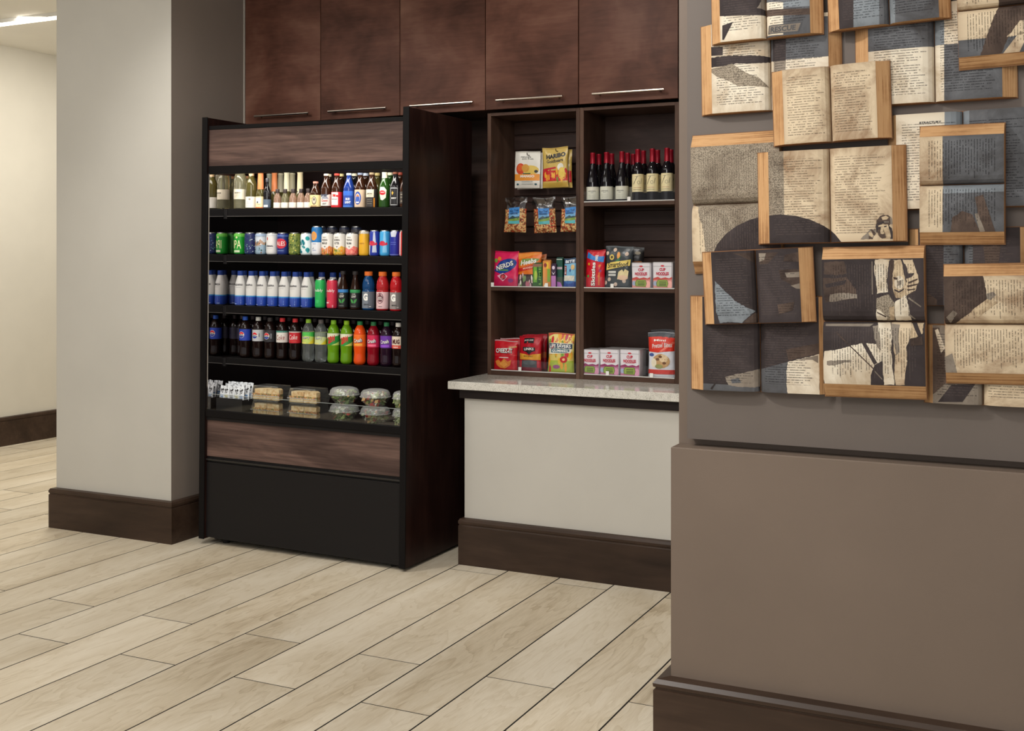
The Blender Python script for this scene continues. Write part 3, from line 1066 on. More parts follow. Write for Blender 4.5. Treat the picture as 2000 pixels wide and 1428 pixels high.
can('tall blue and white can with orange circle, taller than its neighbours', 618, TALLP, (44, 120, 184), [R_(-.07, 0, .07, .07, (224, 224, 226)), E_(-.006, .104, .018, .024, (232, 156, 66), 18), E_(-.006, .104, .010, .014, (206, 150, 96), 14), *lines(-.012, .008, (.06, .026), (80, 110, 170), .003), P_([(-.014, .034), (-.004, .044), (-.008, .034)], (40, 60, 110))])
FRU = [(214, 122, 60), (226, 150, 70), (140, 150, 70), (180, 96, 50)]
FR2 = [(226, 176, 60), (232, 150, 50), (176, 160, 60), (120, 130, 60)]
FR3 = [(232, 120, 110), (240, 150, 130), (226, 100, 96)]
for lb, u, tx, fr_, sd in (('white cocktail can with orange fruit at the bottom, beside the tall blue can', 639, ('VODKA', 'MULE'), FRU, 1), ('white cocktail can with yellow fruit at the bottom', 662.5, ('BOURBON', 'CUTTER'), FR2, 2), ('white cocktail can with coral pink fruit at the bottom', 686.5, ('TEQUILA', 'PALOMA'), FR3, 3)):
    can(lb, u, CANP, (232, 228, 220), [P_([(-.07, 0), (.07, 0), (.07, .036), (.022, .052), (.0, .034), (-.022, .044), (-.07, .03)], fr_[0])] + blots(22, fr_, .045, .004, .03, .004, .009, sd) +
        [T_(tx[0], -.003, .083, .032, .011, INK, 0, .02), T_(tx[1], -.003, .066, .028, .011, INK, 0, .02), *lines(-.014, .008, (.096,), INK, .0025), P_([(-.006, .05), (.004, .05), (-.001, .044)], (90, 80, 80))])
can('slim golden yellow can with silver top', 710, SLIMP, (222, 168, 40), [R_(-.06, .116, .06, .128, (200, 196, 186)), *lines(-.016, .012, (.066, .062), (180, 120, 30), .003), P_([(-.018, .126), (-.01, .126), (-.014, .1)], (120, 90, 40))])
RBL = [E_(-.004, .068, .016, .011, (206, 36, 60)), P_([(-.03, .06), (-.014, .078), (-.008, .064), (.004, .08), (.012, .066), (.02, .074), (.026, .06), (0, .054)], (206, 46, 70))]
can('slim blue and silver can with red emblem, beside the yellow can', 730.5, SLIMP, (40, 58, 156), [P_([(-.002, .02), (.022, .02), (.012, .125), (.004, .125)], (190, 196, 210)), P_([(-.05, .0), (-.018, 0), (-.012, .07), (-.05, .07)], (196, 200, 212)), *RBL])
can('slim sky blue can with red emblem', 750.5, SLIMP, (64, 160, 214), [P_([(-.002, .02), (.022, .02), (.012, .125), (.004, .125)], (130, 190, 226)), R_(-.05, .0, -.018, .07, (36, 110, 180)), *RBL])
can('slim deep blue can, rightmost whole can of the second shelf', 770.5, SLIMP, (30, 38, 140), [P_([(-.012, .1), (.012, .1), (.02, .128), (-.02, .128)], (196, 200, 214)), *lines(-.016, .014, (.07, .06), (90, 104, 190), .004), R_(-.05, .006, .05, .012, (110, 120, 200))])
can('slim red can at the far right, nearly hidden by the fridge side', 789, SLIMP, (206, 64, 58), [R_(-.02, 0, -.012, .13, (230, 226, 222))])
for i, u in enumerate((479, 628, 648, 672, 695)):
    can(['green can standing behind the green beer can', 'first tall dark can behind the white cocktail cans', 'second tall dark can behind the white cocktail cans', 'third tall dark can behind the white cocktail cans', 'last tall dark can behind the white cocktail cans'][i],
        u, CANP if i == 0 else TALLP, (60, 150, 60) if i == 0 else (44, 50, 74), [R_(-.08, .12, .08, .14, (70, 66, 70))] if i else [], y=SHY + .115, group='second row of drink cans')

# ---- third shelf: white water bottles, sparkling cans, tea, sports drinks
AQP = [(.024, 0), (.029, .003), (.0305, .008), (.0305, .104), (.028, .122), (.0205, .150), (.0165, .165), (.016, .168)]
z3 = SHZ[2]
AQW = mat('white_coated_bottle', S(222, 220, 216), .38)
NB = ['first', 'second', 'third', 'fourth', 'fifth', 'sixth', 'seventh']
first = None


def dup(root, mw, label):
    r = root.copy()
    COL.objects.link(r)
    r.matrix_world = mw
    r['label'] = label
    for ch in root.children:
        c = ch.copy()
        COL.objects.link(c)
        c.parent = r
        for g in ch.children:
            d = g.copy()
            COL.objects.link(d)
            d.parent = c
    return r


def water(u, y, lab, grp):
    global first
    mw = seat(u, y, z3)
    if first is None:
        first = bottle('water_bottle', lab, 'water bottle', mw, AQP, AQW, grp,
                       (.003, .134, AQW, [R_(-.1, .003, .1, .056, (30, 66, 164)), R_(-.1, .050, .1, .056, (60, 150, 206)), T_('AQUAFINA', -.0, .113, .05, .0125, (50, 48, 56), 0, .03), *lines(-.016, .016, (.0985,), (120, 120, 126)),
                                          R_(-.024, .008, -.008, .0105, (190, 206, 230)), R_(.012, .012, .017, .018, (120, 140, 200)), R_(.012, .022, .017, .034, (90, 116, 190))]),
                       (.0175, .164, .190, (30, 62, 140)))
        return first
    r = dup(first, mw, lab)
    r['group'] = grp
    return r


for i, u in enumerate((469.5, 491, 512, 533, 555.3, 577, 599)):
    water(u, SHY + .045, NB[i] + ' white water bottle from the left in the front row of the third shelf', 'white water bottles in the front row')
for i, u in enumerate((476, 497, 518, 540, 562, 584, 606, 628, 650, 668)):
    water(u, SHY + .118, ['first', 'second', 'third', 'fourth', 'fifth', 'sixth', 'seventh', 'eighth', 'ninth', 'tenth'][i] + ' blue capped water bottle from the left, behind the front row', 'white water bottles in the second row')
BUBP = [(.0215, 0), (.0245, .002), (.0278, .010), (.0282, .014), (.0282, .138), (.0275, .142), (.0240, .152), (.0235, .154), (.0238, .156), (.0225, .1565), (.0222, .155)]
for u, base, lb, sd in ((625.5, (38, 172, 84), 'green sparkling water can next to the white water bottles', 1), (648.5, (206, 50, 74), 'red sparkling water can next to the green one', 2)):
    can(lb, u, BUBP, base, [T_('bubly', 0, .094, .05, .02, WHT, 0, .0), *lines(-.016, .004, (.042, .036, .03), tuple(min(255, c + 70) for c in base), .0016, sd), *( [R_(-.026, .028, -.006, .036, (232, 200, 206)), R_(.012, .006, .018, .02, (230, 150, 160))] if sd == 2 else [])], z=z3, group='sparkling water cans')
TEAP = [(.022, 0), (.0262, .003), (.0268, .01), (.0268, .102), (.025, .115), (.016, .15), (.0125, .168), (.0122, .184)]
TEA = fluid('dark_tea', (52, 28, 18), .45, .05)
for u, band, lb in ((670, (60, 130, 196), 'dark iced tea bottle with blue topped black label'), (693.5, (52, 146, 84), 'dark iced tea bottle with green topped black label')):
    bottle('tea_bottle', lb, 'bottle', seat(u, SHY + .042, z3), TEAP, TEA, 'iced tea bottles on the third shelf',
           (.012, .104, (30, 34, 34), [R_(-.09, .088, .09, .104, band), T_('PURE', .001, .081, .018, .0055, (200, 196, 190), 0, .02), T_('LEAF', .001, .069, .024, .012, (210, 206, 198), 0, .02),
                                       P_([(-.018, .058), (-.004, .05), (.0, .034), (-.008, .034), (-.015, .044)], (70, 150, 76)), P_([(.018, .058), (.004, .05), (.0, .034), (.008, .034), (.015, .044)], (60, 140, 66)), *lines(-.014, .014, (.018,), (190, 190, 180))]),
           (.0150, .182, .2, (44, 40, 40)))
GATP = [(.026, 0), (.0315, .004), (.0325, .012), (.0325, .1), (.0300, .106), (.0325, .113), (.0325, .132), (.029, .152), (.022, .168), (.0185, .176), (.018, .182)]
for u, liq, base, k, lb in ((719.5, (20, 74, 128), (120, 128, 138), 0, 'blue sports drink bottle with orange cap'), (747, (196, 44, 50), (226, 190, 192), 1, 'red sports drink bottle with pale pink label and orange cap'), (773.5, (206, 30, 40), (150, 142, 140), 0, 'red sports drink bottle with grey label, at the right end')):
    G = [R_(.008, .004, .06, .098, tuple(int(c * .82) for c in base)), T_('G', -.006, .068, .026, .038, WHT, 0, .06), *lines(-.014, .012, (.03, .026), INK, .003, k), *lines(.014, .026, (.018,), WHT, .003)]
    K = [E_(-.004, .064, .019, .028, (96, 60, 66), 18), E_(-.004, .064, .016, .0245, (226, 190, 192), 16), P_([(-.018, .07), (-.004, .09), (.012, .07), (.006, .046), (-.012, .046)], (110, 70, 76)), *lines(-.015, .008, (.066, .058), WHT, .004), *lines(-.012, .01, (.02,), INK, .003)]
    bottle('sports_drink', lb, 'bottle', seat(u, SHY + .047, z3), GATP, fluid('sports_%02x%02x' % liq[:2], liq, .3), 'sports drink bottles on the third shelf',
           (.010, .096, base, K if k else G), (.0215, .178, .2, (232, 116, 44)))

# ---- fourth shelf: soda bottles
SODP = [(.022, 0), (.0275, .004), (.0315, .012), (.032, .022), (.0298, .05), (.0298, .06), (.0318, .085), (.0322, .095), (.0322, .155), (.0318, .164), (.027, .182), (.0175, .200), (.0128, .206), (.0125, .212)]
COLA = fluid('cola', (30, 17, 15), .3, .04)
CLR = fluid('clear_soda', (226, 232, 230), .92, .03)
DEW = fluid('lime_soda', (120, 176, 30), .35, .05)
ORS = fluid('orange_soda', (238, 84, 24), .15, .06)
RDS = fluid('red_soda', (150, 16, 34), .3, .05)
PUS = fluid('grape_soda', (44, 22, 40), .3, .05)
z4 = SHZ[3]


def globe(cx, cy, r):
    return [E_(cx, cy, r * 1.08, r * 1.08, WHT, 20), P_(ell(cx, cy, r, r, 10, .25, PI - .1), (214, 46, 52)), P_(ell(cx, cy, r, r, 10, PI + .25, 2 * PI - .1), (36, 60, 150)),
            P_([(cx - r, cy + r * .1), (cx, cy + r * .32), (cx + r, cy + r * .1), (cx + r, cy - r * .2), (cx, cy - r * .3), (cx - r, cy - r * .2)], WHT), T_('pepsi', cx, cy, r * 1.5, r * .5, INK, 0, .04)]


def star(c1, c2):
    return [P_([(-.06, .157), (.06, .157), (.06, .13), (.0, .138), (-.06, .128)], c1), P_([(.01, .095), (.06, .095), (.06, .14)], (230, 210, 60)), T_('Starry', -.002, .127, .042, .02, (34, 40, 60), .08, .05, .1), T_('Starry', -.003, .128, .040, .018, WHT, .08, .0, .1), R_(-.04, .097, .0, .103, c2)]


def dew():
    return [P_([(-.06, .125), (.06, .15), (.06, .157), (-.06, .157)], (226, 226, 200)), P_([(.0, .095), (.06, .095), (.06, .12)], (200, 214, 110)), T_('DEW', .0, .127, .046, .030, (214, 40, 46), .3, .05, .25), P_([(-.026, .1), (-.002, .116), (-.006, .104)], (206, 40, 46))]


def crush(c):
    return [T_('Crush', -.001, .126, .05, .022, (40, 36, 70), .12, .06, .1), T_('Crush', -.002, .127, .046, .019, WHT, .12, .02, .1), R_(-.022, .100, .024, .110, c)]


SODAS = [(479.5, COLA, (34, 62, 166), globe(-.009, .126, .0165), (36, 84, 180), 'soda bottle with bright blue label and blue cap'),
         (505, COLA, (190, 192, 194), globe(-.008, .126, .0165) + [R_(.016, .118, .02, .138, (90, 90, 96))], (206, 206, 200), 'soda bottle with silver label and white cap'),
         (528, COLA, (44, 42, 46), globe(-.008, .126, .0165) + [R_(.014, .112, .022, .14, (120, 120, 126))], (50, 46, 46), 'soda bottle with black label and black cap'),
         (552, COLA, (226, 222, 214), [R_(-.1, .148, .1, .157, (70, 140, 124)), T_('Coke', .0, .122, .048, .026, (150, 40, 46), .05, .0, .25), *lines(-.01, .02, (.104,), (150, 60, 60))], (210, 50, 56), 'cola bottle with white and teal label and red cap'),
         (577, COLA, (196, 34, 48), [T_('Coke', .0, .127, .048, .026, (236, 226, 222), .05, .0, .25), R_(-.1, .151, .1, .157, (200, 190, 186)), *lines(-.016, .02, (.104,), (214, 130, 60))], (210, 50, 56), 'cola bottle with red label and red cap'),
         (603, CLR, (196, 214, 110), star((70, 190, 80), (230, 220, 120)), (150, 196, 60), 'clear lemon lime soda bottle with lime green cap'),
         (627.5, CLR, (206, 214, 150), star((120, 130, 120), (230, 220, 120)), (100, 92, 92), 'clear lemon lime soda bottle with dark see through cap'),
         (652, DEW, (44, 140, 60), dew(), (140, 196, 50), 'first lime green soda bottle with red script, beside the clear bottles'),
         (677.5, DEW, (46, 146, 62), dew(), (150, 200, 40), 'second lime green soda bottle with red script, beside the orange bottle'),
         (703.5, ORS, (238, 110, 30), crush((246, 170, 60)), (44, 130, 76), 'bright orange soda bottle with green cap'),
         (730, RDS, (206, 36, 78), crush((240, 110, 140)), (40, 120, 70), 'red soda bottle with pink label and green cap'),
         (755.5, PUS, (104, 52, 160), crush((150, 84, 206)), (40, 120, 76), 'dark grape soda bottle with purple label and green cap'),
         (778.5, COLA, (226, 210, 190), [R_(-.1, .095, .1, .112, (214, 70, 50)), T_('MUG', -.004, .13, .04, .024, (80, 30, 26), 0, .05), *lines(-.018, .01, (.1,), WHT, .004)], (226, 222, 214), 'dark root beer bottle with white cap, right end of the fourth shelf')]
for u, liq, base, lay, cp, lb in SODAS:
    bottle('soda_bottle', lb, 'soda bottle', seat(u, SHY + .047, z4), SODP, liq, 'soda bottles in the front row of the fourth shelf', (.095, .157, base, lay), (.0148, .205, .226, cp))
sb = None
for i, u in enumerate((474, 495, 519, 543, 566, 590, 616, 641, 666, 692, 719, 744, 768)):
    lb = ['first', 'second', 'third', 'fourth', 'fifth', 'sixth', 'seventh', 'eighth', 'ninth', 'tenth', 'eleventh', 'twelfth', 'thirteenth'][i] + ' dark soda bottle from the left, behind the front row'
    if sb is None:
        sb = bottle('soda_bottle', lb, 'soda bottle', seat(u, SHY + .119, z4), SODP, COLA, 'dark soda bottles in the second row', (.095, .157, (44, 40, 60), []), (.0148, .205, .226, (54, 44, 50)), n=16)
    else:
        dup(sb, seat(u, SHY + .119, z4), lb)

# ---- bags, pouches and wrappers
def leafy(name, stops, scale, bump=.5, rough=.55):
    m = mat(name, stops[0][1], rough)
    t = NT(m)
    v = t.coord(rand=True)
    x = t.n('ShaderNodeTexVoronoi')
    t.l(v, x.inputs['Vector'])
    x.inputs['Scale'].default_value = scale
    s = t.n('ShaderNodeSeparateColor')
    t.l(x.outputs['Color'], s.inputs[0])
    t.l(t.ramp(s.outputs[0], stops, 'CONSTANT'), t.p.inputs['Base Color'])
    t.bump(x.outputs['Distance'], bump, .003)
    return m


NUTS = leafy('nut_mix', [(0, S(206, 160, 104)), (.3, S(150, 84, 44)), (.5, S(222, 188, 130)), (.68, S(110, 58, 34)), (.82, S(186, 66, 40))], 130)


def pouch(name, label, cat, mw, w, h, t, col, layers, group=None, hang=False, seal=None, body2=None, split=0., waist=.05, seed=1, gloss=.3, wr=.0016, top=.86):
    root = thing(name, label, cat, mw=mw, group=group)
    r = random.Random(seed)
    ph = [r.uniform(0, 6) for _ in range(6)]

    def prof(x, z):
        a = max(0, 1 - abs(2 * x / w) ** 2.4) ** .6
        q = z / h
        lo = min(1, (q + (.12 if not hang else 0)) / .16)
        hi = min(1, max(0, (1 - q)) / (1.02 - top + .12))
        return max(.0008, t / 2 * a * math.sin(min(1, lo) * PI / 2) * math.sin(min(1, hi) * PI / 2))

    def wrk(x, z):
        k = math.sin(z / h * PI)
        return wr * (math.sin(x / w * 19 + ph[0] + z / h * 7) * .5 + math.sin(z / h * 23 + ph[1] + x / w * 8) * .5 + math.sin((x / w - z / h) * 31 + ph[2]) * .4) * (.35 + .65 * k)

    def front(x, z, e=0.):
        xx = x * (1 - waist * math.sin(PI * z / h)) + (z / h - .5) * wr * 2 * math.sin(ph[3])
        zz = z + (wr * 1.6 * math.sin(x / w * 5 + ph[4]) if z > h * .5 else 0)
        return (xx, -prof(x, z) + wrk(x, z) - e, zz)

    NX, NZ = 20, 24
    mb = M()
    vs = [front((i / NX - .5) * w, j / NZ * h) for j in range(NZ + 1) for i in range(NX + 1)]
    nb = len(vs)
    for j in range(NZ + 1):
        for i in range(NX + 1):
            x, z = (i / NX - .5) * w, j / NZ * h
            p = front(x, z)
            edge = i in (0, NX) or j == NZ
            vs.append((p[0], p[1] + (.0006 if edge else 2 * prof(x, z)), p[2]))
    for j in range(NZ):
        m_ = 1 if body2 and (j + .5) / NZ > split else 0
        for i in range(NX):
            a = j * (NX + 1) + i
            mb.f += [[a, a + 1, a + NX + 2, a + NX + 1], [nb + a + 1, nb + a, nb + a + NX + 1, nb + a + NX + 2]]
            mb.mi += [m_, m_]
            mb.sm += [True, True]
    W1 = NX + 1
    rim = [(i, i + 1) for i in range(NX)] + [(NX + j * W1, NX + (j + 1) * W1) for j in range(NZ)] + [(NZ * W1 + NX - i, NZ * W1 + NX - i - 1) for i in range(NX)] + [((NZ - j) * W1, (NZ - j - 1) * W1) for j in range(NZ)]
    for a, b in rim:
        mb.f.append([b, a, nb + a, nb + b])
        mb.mi.append(0)
        mb.sm.append(False)
    mb.v = vs
    cm = col if not isinstance(col, tuple) else ink(col, gloss)
    mb.build('pouch', [cm] + ([body2] if body2 else []), root, angle=60)
    if layers:
        pb = M()
        cols = []
        def grid(x, z, e):
            fi = min(NX - 1e-6, max(0, (x / w + .5) * NX))
            fj = min(NZ - 1e-6, max(0, z / h * NZ))
            i, j = int(fi), int(fj)
            a, b = fi - i, fj - j
            q = [Vector(front((ii / NX - .5) * w, jj / NZ * h)) for ii, jj in ((i, j), (i + 1, j), (i, j + 1), (i + 1, j + 1))]
            p = q[0] * ((1 - a) * (1 - b)) + q[1] * (a * (1 - b)) + q[2] * ((1 - a) * b) + q[3] * (a * b)
            return (p.x, p.y - e, p.z)
        lay_print(pb, scaled(layers, w / 2, h), grid, (-w / 2 * .985, h * .01, w / 2 * .985, h * .985), cols, sx=w / NX, sy=h / NZ, eps=.00025)
        for i in range(len(pb.v)):
            x, y, z = pb.v[i]
            pb.v[i] = (x, y - .0011, z)
        cols = [ink(tuple(c), gloss) if isinstance(c, tuple) else c for c in cols]
        pb.build('front_print', cols, root, fix=False)
    if seal:
        sm = seal if not isinstance(seal, tuple) else ink(seal, gloss)
        sb_ = M()
        for k in range(3):
            z = h * .965 + k * h * .012
            q = [front((i / NX - .5) * w * .98, min(z, h * .999)) for i in range(NX + 1)]
            for (a, b) in zip(q, q[1:]):
                sb_.add([(a[0], a[1] - .0022, a[2]), (b[0], b[1] - .0022, b[2]), (b[0], b[1] - .0022, b[2] + h * .008), (a[0], a[1] - .0022, a[2] + h * .008),
                         (a[0], a[1] + .0022, a[2]), (b[0], b[1] + .0022, b[2]), (b[0], b[1] + .0022, b[2] + h * .008), (a[0], a[1] + .0022, a[2] + h * .008)],
                        [(0, 1, 2, 3), (5, 4, 7, 6), (3, 2, 6, 7), (1, 0, 4, 5)])
        sb_.build('top_seal', sm, root)
    return root


def stand(u0, u1, y, z, lean=0., spin=0., v=600):
    x = (on_y(u0, v, y).x + on_y(u1, v, y).x) / 2
    return Matrix.Translation((x, y, z + .0006)) @ Matrix.Rotation(spin, 4, 'Z') @ Matrix.Rotation(-lean, 4, 'X')


def wide(u0, u1, y):
    return on_y(u1, 600, y).x - on_y(u0, 600, y).x


def tall(u, v0, v1, y):
    return on_y(u, v0, y).z - on_y(u, v1, y).z


# ---- fridge deck: seasoning packets, sandwiches, salads
zd = ZD - .0118
bx = floc(461, 790, .11).x
tray = thing('packet_tray', 'low black tray holding white seasoning packets, bottom left of the fridge', 'tray', mw=TF @ Matrix.Translation((bx, .11, zd)))
TW = .088
M().box(-TW, TW, -.058, .06, 0, .004).build('base', CARD, tray)
M().box(-TW, TW, -.058, -.054, .0042, .075).build('front_wall', CARD, tray)
M().box(-TW, TW, .056, .06, .0042, .075).build('back_wall', CARD, tray)
M().box(-TW, -TW + .004, -.0538, .0558, .0042, .07).box(TW - .004, TW, -.0538, .0558, .0042, .07).build('side_wall', CARD, tray)
M().box(-TW + .0045, TW - .0045, -.0535, .0555, .0045, .062).build('inner_step', CARD, tray)
for row, yy in enumerate((-.036, -.004, .03)):
    for k in range(5):
        x = -.068 + k * .0335 + (.006 if row == 1 else 0)
        r = random.Random(row * 7 + k)
        acc = [(70, 130, 190), (200, 190, 90), (60, 60, 64), (200, 190, 90), (70, 130, 190)][k]
        lay = [P_([(-.7, .70), (-.3, .8), (-.1, .68), (.2, .84), (.7, .76), (.3, .64), (0, .74), (-.3, .62)], INK), P_([(-.6, .60), (-.2, .64), (.1, .56), (.6, .62), (.1, .5), (-.2, .58)], INK),
               *[P_([(r.uniform(-.9, .9), q), (r.uniform(-.9, .9), q + .03), (r.uniform(-.9, .9), q + .05)], INK) for q in (.86, .42, .93, .5)],
               R_(-.7, .3, .6, .36, acc), R_(-.4, .2, .6, .24, acc), *lines(-.7, .7, (.1, .14), INK, .025, k)]
        pouch('seasoning_packet', ['front', 'middle', 'back'][row] + ' row, ' + ['first', 'second', 'third', 'fourth', 'fifth'][k] + ' white packet from the left with black print in the black tray', 'packet',
              TF @ Matrix.Translation((bx + x, .11 + yy, zd + .0628)) @ Matrix.Rotation(r.uniform(.0, .3), 4, 'Z') @ Matrix.Rotation(r.uniform(-.07, .07), 4, 'Y') @ Matrix.Rotation(-.14, 4, 'X'),
              .0325, .076 + row * .008, .010, (226, 229, 232), lay, 'white packets in the black tray', seed=row * 5 + k, wr=.0008)

BREAD = mat('toasted_bread', S(214, 176, 120), .8)
tb = NT(BREAD)
vb = tb.coord(rand=True)
tb.l(tb.ramp(tb.noise(vb, 45, 4, .6), [(.35, S(206, 158, 98)), (.5, S(232, 202, 150)), (.65, S(242, 222, 182))]), tb.p.inputs['Base Color'])
FILL = leafy('sandwich_filling', [(0, S(196, 130, 70)), (.3, S(150, 84, 52)), (.5, S(226, 186, 110)), (.75, S(110, 120, 52))], 160)


def sandwich(mw, label):
    t = thing('sandwich', label, 'sandwich', mw=mw, group='halved sandwiches in clear boxes')
    for s in (-1, 1):
        poly = lambda g: [(s * .002, -.036 + g), (s * .086 - s * g, -.038 + g), (s * .080, .002), (s * .034, .046), (s * .004, .034)]
        P = (lambda q: q if s > 0 else q[::-1])
        M().prism(P(poly(.0)), .002, .021, 'Z').build('bread', BREAD, t)
        M().prism(P(poly(-.002)), .0212, .034, 'Z').build('filling', FILL, t)
        M().prism(P(poly(.006)), .0342, .057, 'Z').build('bread', BREAD, t)


def foodbox(mw, label, w=.186, d=.12, h=.0765):
    t = thing('sandwich_box', label, 'food box', mw=mw, group='clear sandwich boxes on the fridge deck')
    a, b = w / 2, d / 2

    def shell(z0, z1, k0, k1, name, cap_top):
        lo = [(-a * k0, -b * k0), (a * k0, -b * k0), (a * k0, b * k0), (-a * k0, b * k0)]
        hi = [(-a * k1, -b * k1), (a * k1, -b * k1), (a * k1, b * k1), (-a * k1, b * k1)]
        vs = [(x, y, z0) for x, y in lo] + [(x, y, z1) for x, y in hi]
        fs = [(i, (i + 1) % 4, 4 + (i + 1) % 4, 4 + i) for i in range(4)] + [(4, 5, 6, 7) if cap_top else (3, 2, 1, 0)]
        return M().add(vs, fs).build(name, PLAST, t)
    shell(.0003, .026, .94, 1, 'base', False)
    shell(.0262, h, 1, .88, 'lid', True)
    M().box(-a * 1.02, a * 1.02, -b * 1.02, -b * .995, .0242, .0282).box(-a * .86, a * .86, -b * .885, -b * .87, h - .0012, h + .0006).build('rim', LIDP, t)


for i, u in enumerate((531, 603)):
    for k in range(2):
        hh = .077
        mw = TF @ Matrix.Translation((floc(u, 780, .115).x, .115, zd + .0006 + k * hh))
        pos = ('lower' if k == 0 else 'upper') + (' left' if i == 0 else ' right')
        foodbox(mw, pos + ' clear sandwich box of four on the fridge deck')
        sandwich(mw @ Matrix.Translation((0, -.012, .002)), 'halved toasted sandwich inside the ' + pos + ' clear box')

LEAFM = [mat('salad_leaf_%d' % i, S(*c), .5) for i, c in enumerate(((100, 124, 62), (146, 162, 92), (186, 194, 148), (76, 92, 54), (196, 60, 50), (214, 170, 110), (146, 90, 108), (232, 226, 206)))]


def salad(mw, r, h, label, weights, seed, lab2):
    t = thing('salad_bowl', label, 'bowl', mw=mw, group='clear salad bowls on the fridge deck')
    M().lathe([(r * .55, .0004), (r * .6, .001), (r * .84, h * .3), (r * .985, h * .52), (r * 1.0, h * .55)], 28, caps=False).lathe([(.001, .0004), (r * .55, .0004)], 28, caps=False).build('bowl', PLAST, t)
    M().lathe([(r * 1.03, h * .556), (r * 1.03, h * .575), (r * .97, h * .59), (r * .93, h * .8), (r * .8, h * .93), (r * .55, h * .985), (r * .5, h * .97), (.001, h * .97)], 28, caps=False).build('lid', LIDP, t)
    rnd = random.Random(seed)
    mb = M()
    for k in range(230):
        a, q = rnd.uniform(0, 2 * PI), math.sqrt(rnd.random())
        z = rnd.uniform(.06, .78) * h
        lim = r * (.56 + .4 * min(1, z / (h * .5))) if z < h * .55 else r * (.86 - .2 * (z / h - .55))
        x, y = q * lim * .88 * math.cos(a), q * lim * .88 * math.sin(a)
        s = rnd.uniform(.008, .018)
        n = Vector((rnd.uniform(-1, 1), rnd.uniform(-1, 1), rnd.uniform(-1, 1))).normalized()
        e1 = n.orthogonal().normalized()
        e2 = n.cross(e1)
        c = Vector((x, y, z))
        mi = rnd.choices(range(8), weights)[0]
        mb.add([c + e1 * s, c + e2 * s * .7 + n * .002, c - e1 * s, c - e2 * s * .7 - n * .002], [(0, 1, 2), (0, 2, 3)], mi)
    o = mb.build('salad', LEAFM, fix=False)
    o.matrix_world = mw
    tag(o, lab2, 'salad', kind='stuff')


for k in range(2):
    for i, (u, r, wt) in enumerate(((673, .079, (5, 4, 3, 3, .3, .5, 1, 1)), (733.5, .079, (3, 2, 2, 2, 3, 2, 1, 1)), (786.5, .052, (5, 5, 4, 1, 0, .5, 0, 2)))):
        hh = .087
        pos = ('lower ' if k == 0 else 'upper ') + ['left', 'middle', 'right end'][i]
        mw = TF @ Matrix.Translation((floc(u, 790, .12).x, .118, zd + .0004 + k * (hh * .99)))
        salad(mw, r, hh, pos + ' clear salad bowl of six on the fridge deck', wt, 5 * k + i, ['leafy green', 'green and red mixed', 'pale green'][i] + ' salad inside the ' + pos + ' clear bowl')

# ================================================================== things on the open shelves
ZA, ZBt = 1.395, 1.833
RED = (206, 30, 44)
# wine
BURG = [(.027, 0), (.033, .004), (.033, .088), (.031, .112), (.022, .150), (.0155, .180), (.0142, .200)]
BORD = [(.025, 0), (.0295, .004), (.0295, .150), (.027, .166), (.018, .182), (.0140, .192), (.0135, .200)]
RWG = fluid('red_wine_glass', (20, 17, 22), .06, .06)
CAPS = mat('red_capsule', S(150, 18, 38), .32, .3)
W_ = {}


def wine(kind, u, y, lab, grp, H):
    pr_ = BURG if kind == 'b' else BORD
    mw = stand(u, u, y, ZBt, v=340)
    if kind in W_:
        r = dup(W_[kind], mw, lab)
        r['group'] = grp
        return r
    if kind == 'b':
        L = (.012, .078, (214, 212, 196), [*lines(-.02, .02, (.056, .053), (60, 60, 60), .0018, 1), *lines(-.006, .006, (.046,), (90, 90, 90), .002, 2), *lines(-.018, .018, (.034, .026, .02), (150, 150, 140), .0012, 3)])
    else:
        L = (.046, .136, (232, 218, 172), [P_([(-.022, .084), (-.019, .084), (.001, .124), (-.002, .124)], (60, 50, 50)), P_([(-.014, .122), (.02, .127), (.02, .128), (-.014, .1235)], (90, 80, 70)), P_(ell(.006, .093, .007, .009, 10, .3, 5.6), (90, 80, 70)), P_(ell(.006, .093, .0055, .0075, 10, .3, 5.6), (232, 218, 172)),
                                           P_([(.016, .086), (.018, .086), (.024, .114), (.022, .114)], (90, 80, 70)), *lines(-.02, .018, (.066,), (170, 90, 70), .002, 4), *lines(-.022, .022, (.056,), (110, 90, 70), .0022, 5)])
    W_[kind] = bottle('wine_bottle', lab, 'wine bottle', mw, [(r, z * H / .256) if z > .15 else (r, z) for r, z in pr_], RWG, grp, L, foil=(.0145, H * .72, .0128, H, CAPS))
    return W_[kind]


yw = 5.517
for i, u in enumerate((1158, 1185, 1215)):
    wine('b', u, yw, ['left', 'middle', 'right'][i] + ' sloped shoulder red wine bottle with low white label, front row', 'sloped shoulder red wine bottles', .254)
for i, u in enumerate((1246, 1274.5, 1303)):
    wine('d', u, yw, ['left', 'middle', 'right'][i] + ' square shouldered red wine bottle with cream script label, front row', 'square shouldered red wine bottles', .262)
for i, u in enumerate((1170, 1195, 1226, 1237)):
    wine('b', u, yw + .085 + (.07 if i == 3 else 0), ['leftmost', 'second', 'third', 'fourth'][i] + ' sloped red wine bottle of the back row, behind white labels', 'red wine bottles in the back row', .254)
for i, u in enumerate((1257, 1284.5, 1310.5)):
    wine('d', u, yw + .085, ['left', 'middle', 'right'][i] + ' square shouldered red wine bottle of the back row, behind cream labels', 'red wine bottles in the back row', .262)


